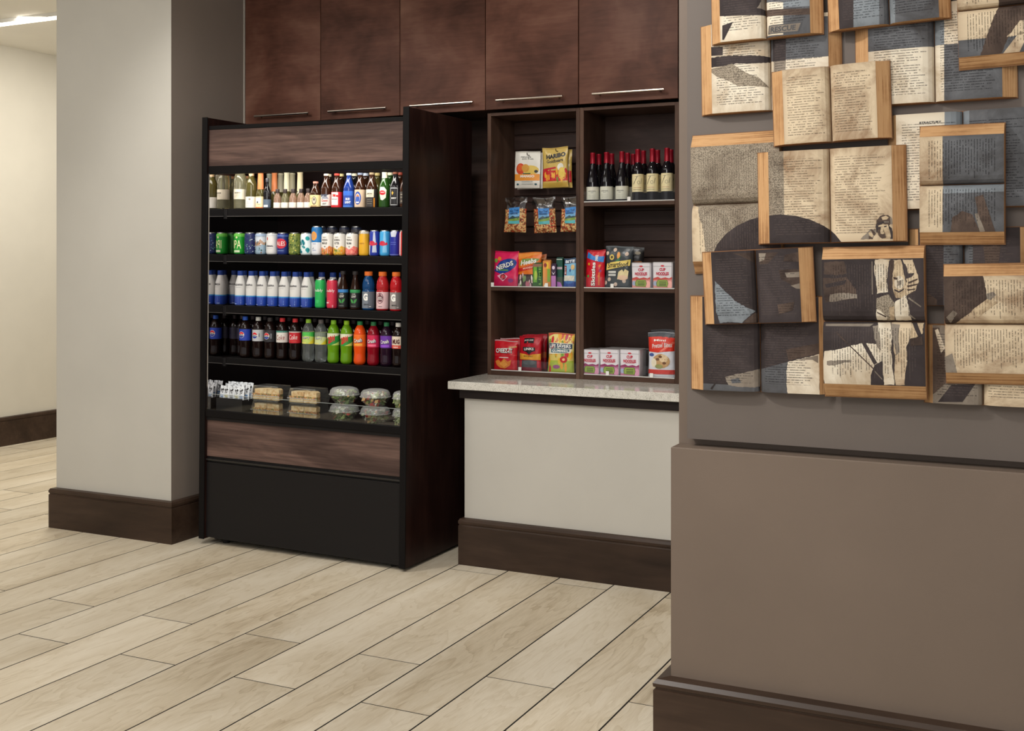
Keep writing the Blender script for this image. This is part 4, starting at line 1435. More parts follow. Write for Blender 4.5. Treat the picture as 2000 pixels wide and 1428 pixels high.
# noodle cups in square printed sleeves
def noodle(u0, u1, y, z, lab, grp, sleeve, fr_):
    w = wide(u0, u1, y)
    h = w * 1.27
    t = thing('noodle_cup', lab, 'noodle cup', mw=stand(u0, u1, y, z), group=grp)
    a, b, c = w / 2 * .95, w / 2, .006

    def ring(s, zz):
        return [(-s + c, -s, zz), (s - c, -s, zz), (s, -s + c, zz), (s, s - c, zz), (s - c, s, zz), (-s + c, s, zz), (-s, s - c, zz), (-s, -s + c, zz)]
    vs = ring(a, 0) + ring(b, h * .97)
    fs = [(i, (i + 1) % 8, 8 + (i + 1) % 8, 8 + i) for i in range(8)] + [tuple(reversed(range(8))), tuple(range(8, 16))]
    M().add(vs, fs).build('cup', ink((226, 222, 226)), t)
    vs = ring(b + .001, h * .9705) + ring(b + .001, h * .985) + ring(b * .9, h)
    fs = [(k * 8 + i, k * 8 + (i + 1) % 8, k * 8 + 8 + (i + 1) % 8, k * 8 + 8 + i) for k in (0, 1) for i in range(8)] + [tuple(reversed(range(8))), tuple(range(16, 24))]
    M().add(vs, fs).build('lid', mat('foil_lid', S(204, 200, 200), .35, .5), t)
    pb = M()
    cols = []
    L = [R_(-1, 0, 1, .40, sleeve), P_([(-1, .4), (-.5, .46), (-.2, .40), (.3, .44), (.7, .4), (1, .46), (1, .36), (-1, .34)], fr_), E_(.75, .16, .3, .14, tuple(min(255, q + 34) for q in sleeve)), E_(-.8, .2, .2, .1, (170, 180, 206) if sleeve[2] > 120 else (226, 150, 130)),
         R_(-1, .86, 1, .885, (190, 186, 190)), E_(0, .885, .2, .035, (206, 60, 70)), T_('CUP', 0, .745, .66, .12, (196, 48, 72), 0, .045), T_('NOODLES', 0, .585, 1.36, .125, (196, 48, 72), 0, .045), R_(-.5, .5, .5, .515, (214, 130, 140)),
         P_([(-.62, .08), (.5, .06), (.62, .2), (.5, .34), (-.5, .35), (-.68, .22)], (92, 116, 48)), P_([(-.57, .1), (.47, .08), (.56, .2), (.46, .32), (-.47, .33), (-.61, .22)], (150, 170, 72)), *[R_(-.36, q, .4, q + .03, (70, 84, 40)) for q in (.24, .17, .12)]]
    lay_print(pb, scaled(L, w / 2 * .93, h * .96), lambda x, y_, e: (x, -(a + (b - a) * y_ / (h * .97)) - .0006 - e, y_), (-w / 2 * .93, .001, w / 2 * .93, h * .955), cols)
    pb.build('front_print', cols, t, fix=False)
    return t


noodle(1240, 1277.5, 5.532, ZA, 'left noodle cup with pink base on the middle shelf beside popcorn', 'noodle cups on the middle shelf', (226, 150, 140), (206, 70, 60))
noodle(1281, 1320, 5.532, ZA, 'right noodle cup with pink base on the middle shelf, at the end', 'noodle cups on the middle shelf', (226, 150, 140), (206, 70, 60))
zbt = .952
for i, (a, b) in enumerate(((1141.5, 1177.3), (1178.3, 1216), (1217.5, 1256.5))):
    noodle(a, b, 5.53, zbt, ['left', 'middle', 'right'][i] + ' noodle cup with purple base in the front row of the bottom shelf', 'noodle cups on the bottom shelf', (186, 120, 150), (150, 50, 100))
for i, (a, b) in enumerate(((1150, 1183), (1187, 1222), (1228, 1263))):
    noodle(a, b, 5.66, zbt, ['left', 'middle', 'right'][i] + ' noodle cup standing behind the front row on the bottom shelf', 'noodle cups in the back row of the bottom shelf', (186, 120, 150), (150, 50, 100))

# left unit, middle shelf
yz = 5.515
pouch('candy_bag', 'hot pink candy pouch with white lettering on a blue splash', 'candy bag', stand(962, 1013, yz, ZA, .06, -.05), wide(961, 1012, yz), .188, .035, (222, 34, 92),
      [R_(-1, .0, 1, .22, (206, 30, 84)), E_(.1, .58, .82, .2, (30, 60, 140), 18, .12), P_([(-.9, .44), (-.2, .34), (.1, .42), (.9, .66), (.5, .78), (-.3, .7)], (30, 66, 150)), E_(-.72, .72, .14, .06, (120, 170, 70)), E_(-.42, .78, .16, .06, (236, 130, 50)),
       T_('NERDS', .02, .585, 1.5, .15, (24, 30, 70), .32, .06), T_('NERDS', 0, .59, 1.42, .135, WHT, .32, .03), R_(-.5, .44, .3, .48, (90, 150, 80)), P_([(-.6, .3), (-.1, .38), (.3, .28), (-.1, .14)], (240, 180, 200)), E_(-.1, .27, .24, .085, (120, 40, 40), 14), E_(-.1, .27, .17, .055, (214, 70, 80), 10), E_(.5, .17, .2, .06, (150, 60, 130))], 'snacks on the left middle shelf', seal=(206, 30, 84), seed=3)
pouch('candy_bag', 'orange candy bag with white script and red band', 'candy bag', stand(1012, 1056, yz, ZA, .05, .06), wide(1011, 1056, yz), .182, .03, (232, 120, 36),
      [P_([(-1, .8), (1, .95), (1, 1), (-1, 1)], (240, 150, 60)), P_([(-.9, .64), (.7, .72), (.9, .8), (-.6, .82)], (120, 150, 70)), T_('Heebs', -.05, .72, 1.4, .15, WHT, .12, .03, .2), P_([(-1, .42), (.9, .56), (.9, .66), (-1, .54)], (206, 44, 36)), T_('MANGO', 0, .55, 1.0, .06, (240, 200, 170), .12, .02), R_(-1, 0, 1, .36, (70, 50, 50))] + blots(26, [(226, 190, 190), (120, 150, 90), (200, 110, 130), (240, 230, 220)], .9, .03, .33, .05, .12, 8), 'snacks on the left middle shelf', seal=(226, 130, 50), seed=4)
pouch('candy_bag', 'brown candy bag standing behind the orange bag', 'candy bag', stand(1040, 1066, yz + .05, ZA, .05), wide(1038, 1066, yz), .172, .025, (176, 96, 48), [R_(-1, .7, 1, .82, (150, 70, 40)), R_(-1, .86, 1, .88, (216, 160, 110))], 'snacks on the left middle shelf', seed=5)


def bar(u0, u1, h, col, layers, label, y=None, d=.022):
    y = yz - .005 if y is None else y
    w = wide(u0, u1, y)
    t = thing('snack_box', label, 'snack box', mw=stand(u0, u1, y, ZA), group='snacks on the left middle shelf')
    M().box(-w / 2, w / 2, -d / 2, d / 2, 0, h, 0, .0015).build('box', ink(col), t)
    pb = M()
    cols = []
    lay_print(pb, scaled(layers, w / 2, h), lambda x, y_, e: (x, -d / 2 - .0004 - e, y_), (-w / 2 + .001, .001, w / 2 - .001, h - .001), cols)
    pb.build('front_print', cols, t, fix=False)
    M().box(-w / 2 * .97, w / 2 * .97, -.0012, .0012, h + .0002, h + .006).build('top_seal', ink(tuple(int(c * .8) for c in col)), t)


bar(1042, 1060.5, .122, (56, 104, 46), [R_(-.8, .2, -.1, .86, (120, 184, 60)), E_(-.3, .5, .3, .2, (190, 214, 90)), R_(.1, .1, .5, .9, (46, 90, 44)), T_('LIME', .55, .5, .8, .5, (120, 170, 80), PI / 2, .02), R_(-1, .86, 1, 1, (150, 110, 90))], 'narrow green snack pack between the orange bag and orange pack')
bar(1061.5, 1077, .136, (226, 150, 70), [R_(-.9, .1, -.2, .9, (236, 160, 90)), R_(.2, .2, .9, .7, (130, 170, 60)), R_(-.1, .7, .5, .95, (240, 200, 60)), E_(-.3, .84, .4, .08, (150, 60, 60)), R_(-.6, .0, 0, .1, WHT)], 'narrow orange and lime snack pack beside the green pack')
bar(1078, 1087.5, .118, (60, 40, 66), [R_(-1, 0, 1, .5, (190, 120, 186)), E_(0, .86, .6, .08, (226, 210, 226)), P_([(-.8, .7), (0, .6), (.8, .7), (0, .54)], (226, 214, 226))], 'slim purple snack pack with white swirl')
bar(1088, 1100.5, .15, (26, 78, 64), [R_(-.9, .95, .9, .98, (190, 200, 190)), R_(-.8, .62, .9, .7, (190, 170, 180)), R_(-1, 0, 1, .34, (66, 76, 62)), P_([(-1, 0), (1, 0), (.4, .16), (-1, .2)], (180, 110, 190))], 'slim dark green snack pack beside the sky blue bag', y=yz + .012)
pouch('snack_bag', 'sky blue snack bag with dark top band, beside the shelf divider', 'snack bag', stand(1101.5, 1125.5, yz, ZA, .04), wide(1101, 1125.5, yz), .15, .022, (120, 180, 214),
      [R_(-1, .82, 1, .97, (44, 66, 96)), T_('BITE', 0, .895, 1.5, .1, (226, 232, 236), 0, .03), R_(-.9, .42, -.5, .76, (150, 60, 60)), T_('BITS', -.7, .59, .26, .28, WHT, PI / 2, .0), E_(.5, .68, .3, .09, (226, 190, 130)), E_(.1, .58, .14, .05, (60, 90, 150)), R_(-.9, .22, .8, .4, (222, 216, 200)), R_(-1, 0, 1, .2, (34, 70, 146)), E_(0, .17, .6, .05, (60, 110, 180))], 'snacks on the left middle shelf', seal=(44, 66, 96), seed=6)
# hanging bags
for i, (u0, u1, v0, v1, yh, kind) in enumerate(((1006, 1054, 297, 368, 5.640, 'mango'), (1011, 1060, 300, 370, 5.668, 'mango2'), (1060, 1111, 289, 367, 5.640, 'gold'), (1066, 1118, 294, 368, 5.668, 'gold2'),
                                                (984, 1029, 386, 454, 5.545, 'nut'), (1044, 1086, 386, 455, 5.555, 'nut'), (1100, 1142, 385, 453, 5.565, 'nut'))):
    w, h = wide(u0, u1, yh), tall(u0, v0, v1, yh)
    x = (on_y(u0, v0, yh).x + on_y(u1, v0, yh).x) / 2
    if x + w / 2 > -2.2965:
        x = -2.2965 - w / 2
    z = on_y(u0, v1, yh).z
    mw = Matrix.Translation((x, yh, z)) @ Matrix.Rotation([.02, .0, -.03, 0, -.08, .12, .0][i], 4, 'Z') @ Matrix.Rotation([.02, -.01, -.02, .0, .03, -.03, .02][i], 4, 'Y')
    if kind.startswith('mango'):
        L = [] if kind[-1] == '2' else [R_(-1, .965, 1, 1, (206, 200, 190)), T_('naturals', -.1, .85, .8, .045, INK, 0, .01), T_('just fruit', .05, .79, .9, .045, INK, 0, .01), E_(-.5, .52, .36, .15, (206, 70, 40), 18), E_(-.56, .55, .2, .09, (222, 100, 50), 14), P_(ell(.3, .49, .62, .13, 16), (216, 184, 84)), E_(-.1, .54, .3, .11, (206, 150, 60), 14),
                                                                       R_(-1, .2, 1, .38, (232, 150, 56)), T_('MANGO', .05, .32, 1.1, .07, WHT, 0, .04), R_(-.3, .375, .3, .405, (60, 84, 40)), E_(.72, .45, .14, .04, (30, 40, 40)), *[E_(q, .1, .1, .025, (50, 90, 100)) for q in (-.72, .72)], *lines(-.4, .5, (.16, .1), (90, 110, 110), .014)]
        pouch('fruit_pouch', ['white dried fruit pouch with mango picture hanging on the slat wall', 'plain white pouch hanging behind the mango pouch'][kind[-1] == '2'], 'pouch', mw, w, h, .02, (226, 222, 212), L, 'pouches hanging on the slat wall', True, (214, 208, 198), waist=-.02, seed=i, wr=.0008)
    elif kind.startswith('gold'):
        L = [R_(-1, .0, 1, .12, (196, 160, 70)), T_('HARIBO', .12, .79, 1.5, .115, (30, 34, 44), .08, .05), T_('Goldbears', .05, .665, 1.3, .08, (50, 50, 50), .06, .02, .1), P_([(-1, .42), (.15, .47), (.15, .51), (-1, .47)], (196, 40, 60)), R_(-1, .16, 1, .42, (200, 44, 40)),
             E_(.5, .5, .24, .1, (226, 222, 206)), E_(.62, .34, .3, .16, (226, 190, 70), 14), R_(-1, .2, .4, .225, (214, 60, 66))] + blots(24, [(226, 120, 50), (190, 30, 40), (120, 140, 60), (236, 170, 60)], .9, .18, .42, .06, .1, 12) + [E_(.62, .36, .22, .13, (230, 196, 84), 14)]
        pouch('candy_bag', ['shiny gold gummy candy bag hanging on the slat wall', 'gold and red candy bag hanging behind the front gold one'][kind[-1] == '2'], 'candy bag', mw, w, h, .03, (206, 176, 96), L if kind == 'gold' else [R_(-1, .14, 1, .44, (190, 36, 40))], 'candy bags hanging on the slat wall', True, (200, 168, 84), seed=i, gloss=.22)
    else:
        L = [R_(-.52, .26, .5, .70, (120, 176, 220)), P_([(-.52, .5), (.5, .54), (.5, .70), (-.52, .70)], (72, 140, 210)), T_('Nut Trail', -.02, .61, .82, .06, (26, 46, 90), .04, .02, .1), *lines(-.4, .34, (.54, .51), (50, 70, 110), .02, i),
             P_([(-.52, .4), (-.1, .47), (.1, .44), (.5, .46), (.5, .38), (-.52, .36)], (60, 84, 90)), P_([(-.52, .36), (.5, .42), (.5, .34), (-.52, .3)], (130, 160, 70)), R_(-.52, .24, .5, .32, (90, 180, 186))]
        pouch('nut_bag', ['left', 'middle', 'right'][i - 4] + ' clear bag of mixed nuts with blue landscape label, hanging', 'nut bag', mw, w, h, .034, NUTS, L, 'nut bags hanging on the slat wall', True, FILM, FILM, .66, seed=i, wr=.002)
for u, v, y in ((1030, 303, 5.61), (1086, 295, 5.61), (1006, 392, 5.515), (1065, 392, 5.525), (1118, 391, 5.535)):
    p = on_y(u, v, y)
    su = bpy.data.objects['shelf_unit']
    a = Vector((min(p.x, -2.36) if u > 1100 else p.x, y, p.z)) - su.location
    M().tube(a, (a.x, YB - su.location.y, a.z), .002, 8).tube(a, a + Vector((0, -.006, .012)), .002, 8).box(a.x - .012, a.x + .012, YB - .008 - su.location.y, YB - .0045 - su.location.y, a.z - .012, a.z + .012).build('hook', mat('black_wire_hook', S(30, 28, 28), .4, .6), su)
# left unit, bottom shelf
yb = 5.52
CHZ = [P_([(-.75, .66), (.5, .74), (.52, .76), (-.75, .69)], WHT), T_('CHEEZ-IT', -.05, .64, 1.5, .17, (40, 30, 30), .06, .07), T_('CHEEZ-IT', -.06, .645, 1.44, .15, WHT, .06, .03), T_('GROOVES', .66, .79, .6, .05, (226, 214, 130), .1, .02), R_(-.45, .4, .35, .43, (240, 220, 210)), R_(-1, .49, 1, .5, (226, 90, 80)),
       P_([(-.8, .28), (-.5, .34), (-.3, .26), (.0, .38), (.3, .28), (.6, .34), (.5, .16), (.1, .04), (-.3, .06), (-.6, .14)], (226, 130, 50)), P_([(-.4, .2), (0, .32), (.3, .18), (0, .08)], (240, 160, 70))]
pouch('snack_bag', 'red cracker bag with white lettering, front left on the bottom shelf', 'snack bag', stand(965, 1010, yb, zbt, .05, .05), wide(965, 1011, yb), .156, .04, (200, 20, 36), CHZ, 'snacks on the left bottom shelf', seal=(226, 190, 190), seed=11)
pouch('snack_bag', 'red cracker bag standing behind the front cracker bag', 'snack bag', stand(976, 1020, yb + .06, zbt, .03), wide(976, 1020, yb), .164, .035, (190, 24, 36), [], 'snacks on the left bottom shelf', seal=(226, 200, 200), seed=12)
JRK = [R_(-.5, .78, .42, .93, (30, 28, 30)), T_('JACK LINK', -.05, .86, .84, .05, WHT, 0, .02), P_([(-.6, .68), (.55, .66), (.55, .56), (.2, .52), (0, .46), (-.25, .53), (-.6, .57)], (34, 30, 34)), T_('LINKS', -.02, .615, .9, .07, WHT, 0, .03), P_([(-1, .5), (-.3, .47), (0, .44), (.3, .47), (1, .5), (1, .32), (-1, .32)], (226, 160, 50)), T_('BEEF JERKY', -.05, .41, .9, .045, (90, 60, 20), 0, .02), R_(-.7, .05, .7, .3, (70, 70, 74)), E_(0, .24, .6, .07, (90, 96, 98)), R_(-1, 0, 1, .1, (120, 24, 44)), E_(-.15, .8, .06, .03, (200, 40, 40))]
pouch('snack_bag', 'red jerky pouch with black logo and yellow band', 'snack bag', stand(1013, 1058, yb, zbt, .05, -.04), wide(1014, 1058, yb), .184, .034, (190, 22, 40), JRK, 'snacks on the left bottom shelf', seal=(176, 18, 34), seed=13)
for i in range(2):
    pouch('snack_bag', ['red pouch directly behind the jerky pouch', 'rearmost red pouch behind the jerky pouch'][i], 'snack bag', stand(1021 + 8 * i, 1060 + 8 * i, yb + .055 + .05 * i, zbt, .03), wide(1018, 1058, yb), .186, .03, (170, 18, 34), [R_(-1, .34, 1, .5, (190, 90, 40))], 'snacks on the left bottom shelf', seal=(190, 40, 50), seed=14 + i)
pouch('candy_bag', 'fruit candy pouch, yellow green and red, beside the shelf divider', 'candy bag', stand(1071, 1121, yb, zbt, .04, .03), wide(1070, 1121, yb), .203, .042, (222, 200, 110),
      [R_(-1, .75, 1, 1, (206, 90, 66)), P_([(-1, .9), (-.3, 1), (.0, .8), (.6, 1), (1, .8), (1, .55), (-1, .55)], (232, 214, 130)), R_(-1, .0, 1, .3, (170, 186, 66))] + blots(34, [(206, 50, 50), (236, 160, 50), (120, 160, 60), (226, 190, 60), (190, 60, 90)], .95, .05, .95, .09, .13, 21) +
      [P_([(-.95, .46), (-.95, .74), (.95, .76), (.8, .5)], (232, 226, 206)), P_([(-.93, .60), (-.93, .73), (.9, .74), (.9, .61)], (38, 66, 92)), T_('LIFE SAVERS', -.02, .67, 1.66, .085, WHT, .02, .03), P_([(-.72, .5), (-.74, .59), (.72, .6), (.7, .5)], (60, 110, 124)), T_('GUMMIES', 0, .545, 1.26, .06, WHT, .02, .02), E_(.3, .33, .28, .085, (190, 30, 36), 14), E_(.3, .33, .11, .034, (240, 190, 130)), E_(-.25, .14, .28, .05, (150, 80, 130))], 'snacks on the left bottom shelf', seal=(200, 80, 60), seed=16)
# right unit, middle shelf
pouch('candy_bag', 'red candy bag with sideways white lettering and blue flag', 'candy bag', stand(1143, 1181, yz, ZA, .05, .03), wide(1142, 1181, yz), .194, .032, (206, 22, 40),
      [P_([(-.8, .78), (.9, .66), (.95, .82), (-.1, .84), (-.7, .94)], (50, 130, 206)), T_('Skittles', -.05, .36, .66, .44, (110, 10, 24), PI / 2, .06), T_('Skittles', -.07, .36, .64, .38, WHT, PI / 2, .03), T_('SHARE', .22, .79, .16, .3, WHT, PI / 2, .03), *[E_(a, b, .12, .035, c) for a, b, c in ((-.55, .62, (226, 170, 50)), (.55, .58, (236, 120, 40)), (.5, .3, (226, 150, 50)), (-.6, .3, (90, 150, 60)), (.62, .44, (150, 60, 120)))], R_(.44, .06, .6, .4, (214, 110, 50))], 'snacks on the right middle shelf', seal=(190, 18, 34), seed=17)
SMF = [E_(-.45, .72, .18, .07, (222, 196, 100), 14), E_(-.45, .72, .09, .035, (70, 64, 40)), E_(.05, .77, .12, .09, (232, 160, 80), 12), P_([(-.2, .62), (.05, .7), (.25, .78), (.1, .64), (.0, .6)], (50, 120, 70)), *[E_(a, b, .13, .05, (214, 190, 172), 9) for a, b in ((-.82, .82), (-.25, .9), (.62, .82), (-.9, .12), (-.1, .08), (.5, .16), (-.6, .2))],
        P_([(-.9, .42), (.86, .54), (.9, .69), (-.86, .57)], (232, 206, 110)), T_('Smartfood', 0, .555, 1.55, .12, (36, 34, 34), .1, .02, .2), *[R_(-.7, q, -.1, q + .05, (206, 206, 200)) for q in (.35, .28)], P_([(0, .2), (.1, .38), (.35, .44), (.45, .38), (.55, .45), (.8, .4), (.75, .26), (.5, .2)], (222, 206, 156)), E_(.4, .24, .36, .06, (226, 190, 160))]
pouch('popcorn_bag', 'charcoal popcorn bag with yellow name band', 'snack bag', stand(1181, 1237, yz + .006, ZA, .05, -.02), wide(1182, 1237, yz), .212, .05, (58, 64, 68), SMF, 'snacks on the right middle shelf', seal=(110, 116, 120), seed=18)
pouch('popcorn_bag', 'dark popcorn bag standing behind the charcoal popcorn bag', 'snack bag', stand(1206, 1254, yz + .075, ZA, .0, .1), wide(1198, 1254, yz), .208, .045, (34, 32, 32), [R_(.3, .46, .9, .66, (150, 90, 40)), E_(.6, .86, .2, .04, (150, 140, 120))], 'snacks on the right middle shelf', seal=(90, 90, 90), seed=19)
pouch('cookie_bag', 'red and white frosted cookie bag at the right end of the bottom shelf', 'snack bag', stand(1266, 1319, yb, zbt, .03, .02), wide(1266, 1319, yb), .222, .055, (220, 220, 226),
      [R_(-1, .88, 1, 1, (70, 74, 80)), P_([(-1, .9), (1, .9), (1, .6), (-.2, .54), (-1, .58)], (214, 54, 36)), P_([(.1, .56), (1, .78), (1, .84), (-.1, .56)], (236, 120, 100)), T_('Mini', -.05, .82, .9, .045, WHT, 0, .02), T_('Pretzel Bites', .1, .71, 1.5, .1, (226, 214, 210), .1, .02, .2), E_(-.7, .5, .2, .04, (70, 90, 150)), E_(.05, .36, .66, .16, (190, 150, 100), 16), E_(.25, .42, .34, .09, (226, 200, 160), 12), E_(-.5, .32, .22, .1, (232, 222, 196)), E_(-.1, .24, .3, .05, (150, 150, 90)), *[E_(a, b, .14, .03, (110, 70, 40)) for a, b in ((-.2, .4), (.3, .32), (0, .46))], R_(-1, .07, 1, .17, (206, 52, 40))], 'snacks on the right bottom shelf', seal=(90, 94, 100), seed=20)
pouch('cookie_bag', 'dark topped bag standing behind the red and white cookie bag', 'snack bag', stand(1272, 1319, yb + .07, zbt, .0), wide(1274, 1322, yb), .232, .04, (40, 40, 44), [], 'snacks on the right bottom shelf', seal=(60, 60, 64), seed=22)

# ================================================================== open books mounted on the right wall
Y0B, TB = 3.5485, .033


def ragged(pts, seed):
    """outline of a printed tone with the uneven edge of an old photograph"""
    r = random.Random(seed)
    out = []
    for i, p in enumerate(pts):
        a, b = Vector(p), Vector(pts[(i + 1) % len(pts)])
        n = max(1, int((b - a).length / .006))
        d = Vector((-(b - a).y, (b - a).x)).normalized() if (b - a).length > 1e-6 else Vector((0, 0))
        bow = r.uniform(-.05, .05) * (b - a).length
        for k in range(n):
            f = k / n
            o = bow * 4 * f * (1 - f) + (r.uniform(-.0011, .0011) if k else 0)
            q = a.lerp(b, f) + d * o
            out.append((q.x, q.y))
    return out


def book(label, layer, kind, cuts, ext, edge, base, overlays=(), words=()):
    """kind U: upright, cuts = columns [outer left, page left, gutter, page right, outer right], ext = rows [top, bottom]
       kind R: turned on its side, cuts = rows from top to bottom, ext = columns [left, right]; edge = two picture points giving the tilt"""
    yb = Y0B - layer * .0365
    yf = yb - TB
    p, q = on_y(*edge[0], yf), on_y(*edge[1], yf)
    ang = math.atan2(q.z - p.z, q.x - p.x)
    mid = (ext[0] + ext[1]) / 2
    if kind == 'U':
        c = on_y(cuts[2], ext[1], yf)
        g = c.x
        X = [on_y(u, mid, yb - .006 if i in (0, 4) else yf).x - g for i, u in enumerate(cuts)]
        H = on_y(cuts[2], ext[0], yf).z - c.z
        mw = Matrix.Translation((c.x, yb, c.z)) @ Matrix.Rotation(-ang, 4, 'Y')
    else:
        c = on_y(ext[0], cuts[2], yf)
        X = [-(on_y(ext[0], v, yb - .006 if i in (0, 4) else yf).z - c.z) for i, v in enumerate(cuts)]
        H = on_y(ext[1], cuts[2], yf).x - c.x
        mw = Matrix.Translation((c.x, yb, c.z)) @ Matrix.Rotation(-ang + PI / 2, 4, 'Y')
    inv = mw.inverted()
    t = thing('open_book', label, 'book', mw=mw, group='open books mounted on the right wall')
    M().box(X[0] - .002, X[4] + .002, -.004, -.0005, -.003, H + .003).build('cover', COVER, t)
    for side in (0, 1):
        o, pg = (X[0], X[1]) if side == 0 else (X[4], X[3])
        wd = abs(pg)
        sg = -1 if side == 0 else 1
        ks = [(wd, -TB), (wd * .8, -TB * 1.03), (wd * .55, -TB * 1.06), (wd * .3, -TB * 1.04), (wd * .17, -TB * .97), (wd * .09, -TB * .84), (wd * .035, -TB * .62), (.0012, -TB * .36)]
        top = [(sg * a, b) for a, b in ks]
        poly = [(o, -.0045), (o + (pg - o) * .12, -.010)] + top + [(sg * .0012, -.0045)]
        M().prism([(a, b) for a, b in poly], 0, H, 'Z').build('page_block', PEDGE, t)
        xs = sorted(top)

        def surf(x, z, e, xs=xs):
            for (a, b), (c_, d) in zip(xs, xs[1:]):
                if a - 1e-6 <= x <= c_ + 1e-6:
                    return (x, b + (d - b) * (x - a) / max(1e-9, c_ - a) - .0003 - e, z)
            return (x, xs[0][1] if x < xs[0][0] else xs[-1][1], z)
        lo, hi = xs[0][0], xs[-1][0]
        bk = base[side]
        L = [('p', rect(lo, 0, hi, H), PAPER[bk])]
        for ov in overlays:
            sd, pts, key = ov
            if sd not in ('*', 'LR'[side]):
                continue
            l2 = []
            for (u, v) in pts:
                w = inv @ on_y(u, v, yf)
                l2.append((w.x, w.z))
            if 4 < len(l2) < 24:
                l2 = ragged(l2, len(L) * 13 + side)
            L.append(('p', l2, PAPER[key] if isinstance(key, str) else key))
        for wv in words:
            if wv[0] != 'LR'[side]:
                continue
            w = inv @ on_y(wv[2], wv[3], yf)
            L.append(T_(wv[1], w.x, w.z, wv[4], wv[5], wv[6], 0, .03, .1))
        pb = M()
        cols = []
        uvs = []
        lay_print(pb, L, surf, (lo, 0, hi, H), cols, sx=[a for a, b in xs[1:-1]], eps=.00022, uvs=uvs)
        pb.uv['norm'] = lambda i, uvs=uvs, lo=lo, hi=hi, H=H: ((uvs[i][0] - lo) / (hi - lo), uvs[i][1] / H)
        pb.uv['metre'] = lambda i, uvs=uvs: uvs[i]
        pb.build('open_page', cols, t, fix=False)
    return t


def disc(n=28):
    return ell(1524, 521, 136, 102, n)


INKB = (34, 32, 34)
# back layer
book('open book with tan page edges at the far left below the rescue lettering book', 0, 'U', [1371.5, 1391, 1503.5, 1619.5, 1645], [36, 214], [(1391, 220), (1503, 212)], ('pale', 'pale'),
     [('L', [(1380, 92), (1412, 92), (1412, 108), (1380, 110)], 'dark'), ('L', [(1380, 114), (1510, 110), (1510, 119), (1440, 124), (1380, 131)], 'dark'), ('L', [(1380, 136), (1430, 124), (1480, 150), (1500, 170), (1440, 168), (1400, 150)], 'mott'),
      ('R', [(1495, 40), (1640, 30), (1640, 108), (1495, 120)], 'slate'), ('R', [(1508, 74), (1535, 72), (1535, 118), (1508, 120)], 'dark'), ('R', [(1510, 120), (1535, 118), (1534, 140), (1510, 142)], 'mid')])
book('large open book, half pale half slate, under the top centre book', 0, 'U', [1672.6, 1697, 1825, 1958, 1987], [6, 198], [(1745, 207), (1987, 191)], ('pale', 'pale'),
     [('L', [(1690, 0), (1830, 0), (1830, 89), (1690, 102)], 'slate'), ('R', [(1820, 0), (1844, 0), (1844, 87), (1820, 88)], 'blue'), ('R', [(1844, 87), (1965, 80), (1965, 215), (1844, 215)], 'slate'), ('R', [(1895, 10), (1965, 6), (1965, 84), (1895, 86)], 'slate')])
book('open book turned on its side at the far left, mottled pages with a dark disc', 0, 'R', [266, 288, 400.5, 511, 534], [1351, 1524], [(1351, 288), (1524, 277)], ('mott', 'mott'),
     [('R', disc(), 'dark'), ('R', [(1345, 400), (1362, 404), (1372, 440), (1378, 490), (1376, 515), (1345, 515)], 'sepia')])
book('large half hidden open book with a printed heading, behind the sideways slate book', 0, 'U', [1737, 1752, 1881.5, 2020, 2042], [216.5, 405], [(1752, 224), (1990, 209)], ('pale', 'slate'),
     [('L', [(1845, 190), (1890, 190), (1890, 420), (1845, 420)], 'blue'), ('R', [(1880, 190), (1893, 190), (1893, 420), (1880, 420)], 'blue')],
     [('L', 'BTRACTURY', 1817, 239, .060, .006, INKB)])
book('dark open book at the lower left corner with a pale lower right page', 0, 'U', [1351, 1373.6, 1483, 1601, 1627], [580, 766], [(1373, 762), (1601, 771)], ('dark', 'dark'),
     [('L', [(1371.9, 748.7), (1479.5, 754.3), (1481.3, 770.0), (1371.9, 765.5)], 'slate'),
      ('L', [(1416.7, 736.4), (1452.6, 728.5), (1481.3, 721.8), (1481.3, 756.5), (1423.4, 752.0)], 'mid'),
      ('L', [(1427.9, 740.8), (1443.6, 738.6), (1448.1, 747.6), (1430.2, 748.7)], 'slate'),
      ('L', [(1387.6, 758.8), (1397.7, 746.4), (1399.9, 747.6), (1390.9, 761.0)], 'dark'),
      ('R', [(1535.5, 682.6), (1600.0, 670.2), (1600.5, 690.4), (1540.0, 703.9)], 'brown'),
      ('R', [(1483.9, 721.8), (1538.2, 706.8), (1539.5, 772.2), (1483.9, 772.2)], 'slate'),
      ('R', [(1539.1, 706.8), (1569.1, 699.4), (1600.9, 691.1), (1600.9, 773.3), (1539.5, 772.2)], 'pale'),
      ('R', [(1557.9, 702.7), (1598.2, 693.8), (1598.2, 709.5), (1587.0, 702.7)], 'mid')])
book('dark open book with fine lines, half hidden behind the sideways slate book', 0, 'U', [1777, 1795, 1882.5, 1994, 2014], [446, 597], [(1795, 449), (1994, 445)], ('dark', 'dark'),
     [('L', [(1843, 430), (1890, 430), (1890, 610), (1843, 610)], 'slate'), ('R', [(1880, 430), (1900, 430), (1900, 610), (1880, 610)], 'slate'), ('R', [(1915, 430), (1960, 430), (1950, 520), (1925, 520)], 'brown'), ('L', [(1795, 560), (1830, 585), (1830, 610), (1795, 600)], 'brown')])
book('open book in the bottom right corner, its lower page edge lowest of all', 0, 'U', [1806, 1822, 1919.5, 2022, 2044], [637, 792], [(1822, 787), (1990, 795)], ('mid', 'sepia'),
     [('L', [(1815, 640), (1835, 640), (1846, 690), (1850, 745), (1822, 770), (1815, 770)], 'brown'), ('L', [(1826, 645), (1832, 642), (1846, 680), (1838, 690)], 'pale'), ('L', [(1832, 785), (1858, 752), (1905, 750), (1880, 785)], 'dark')])
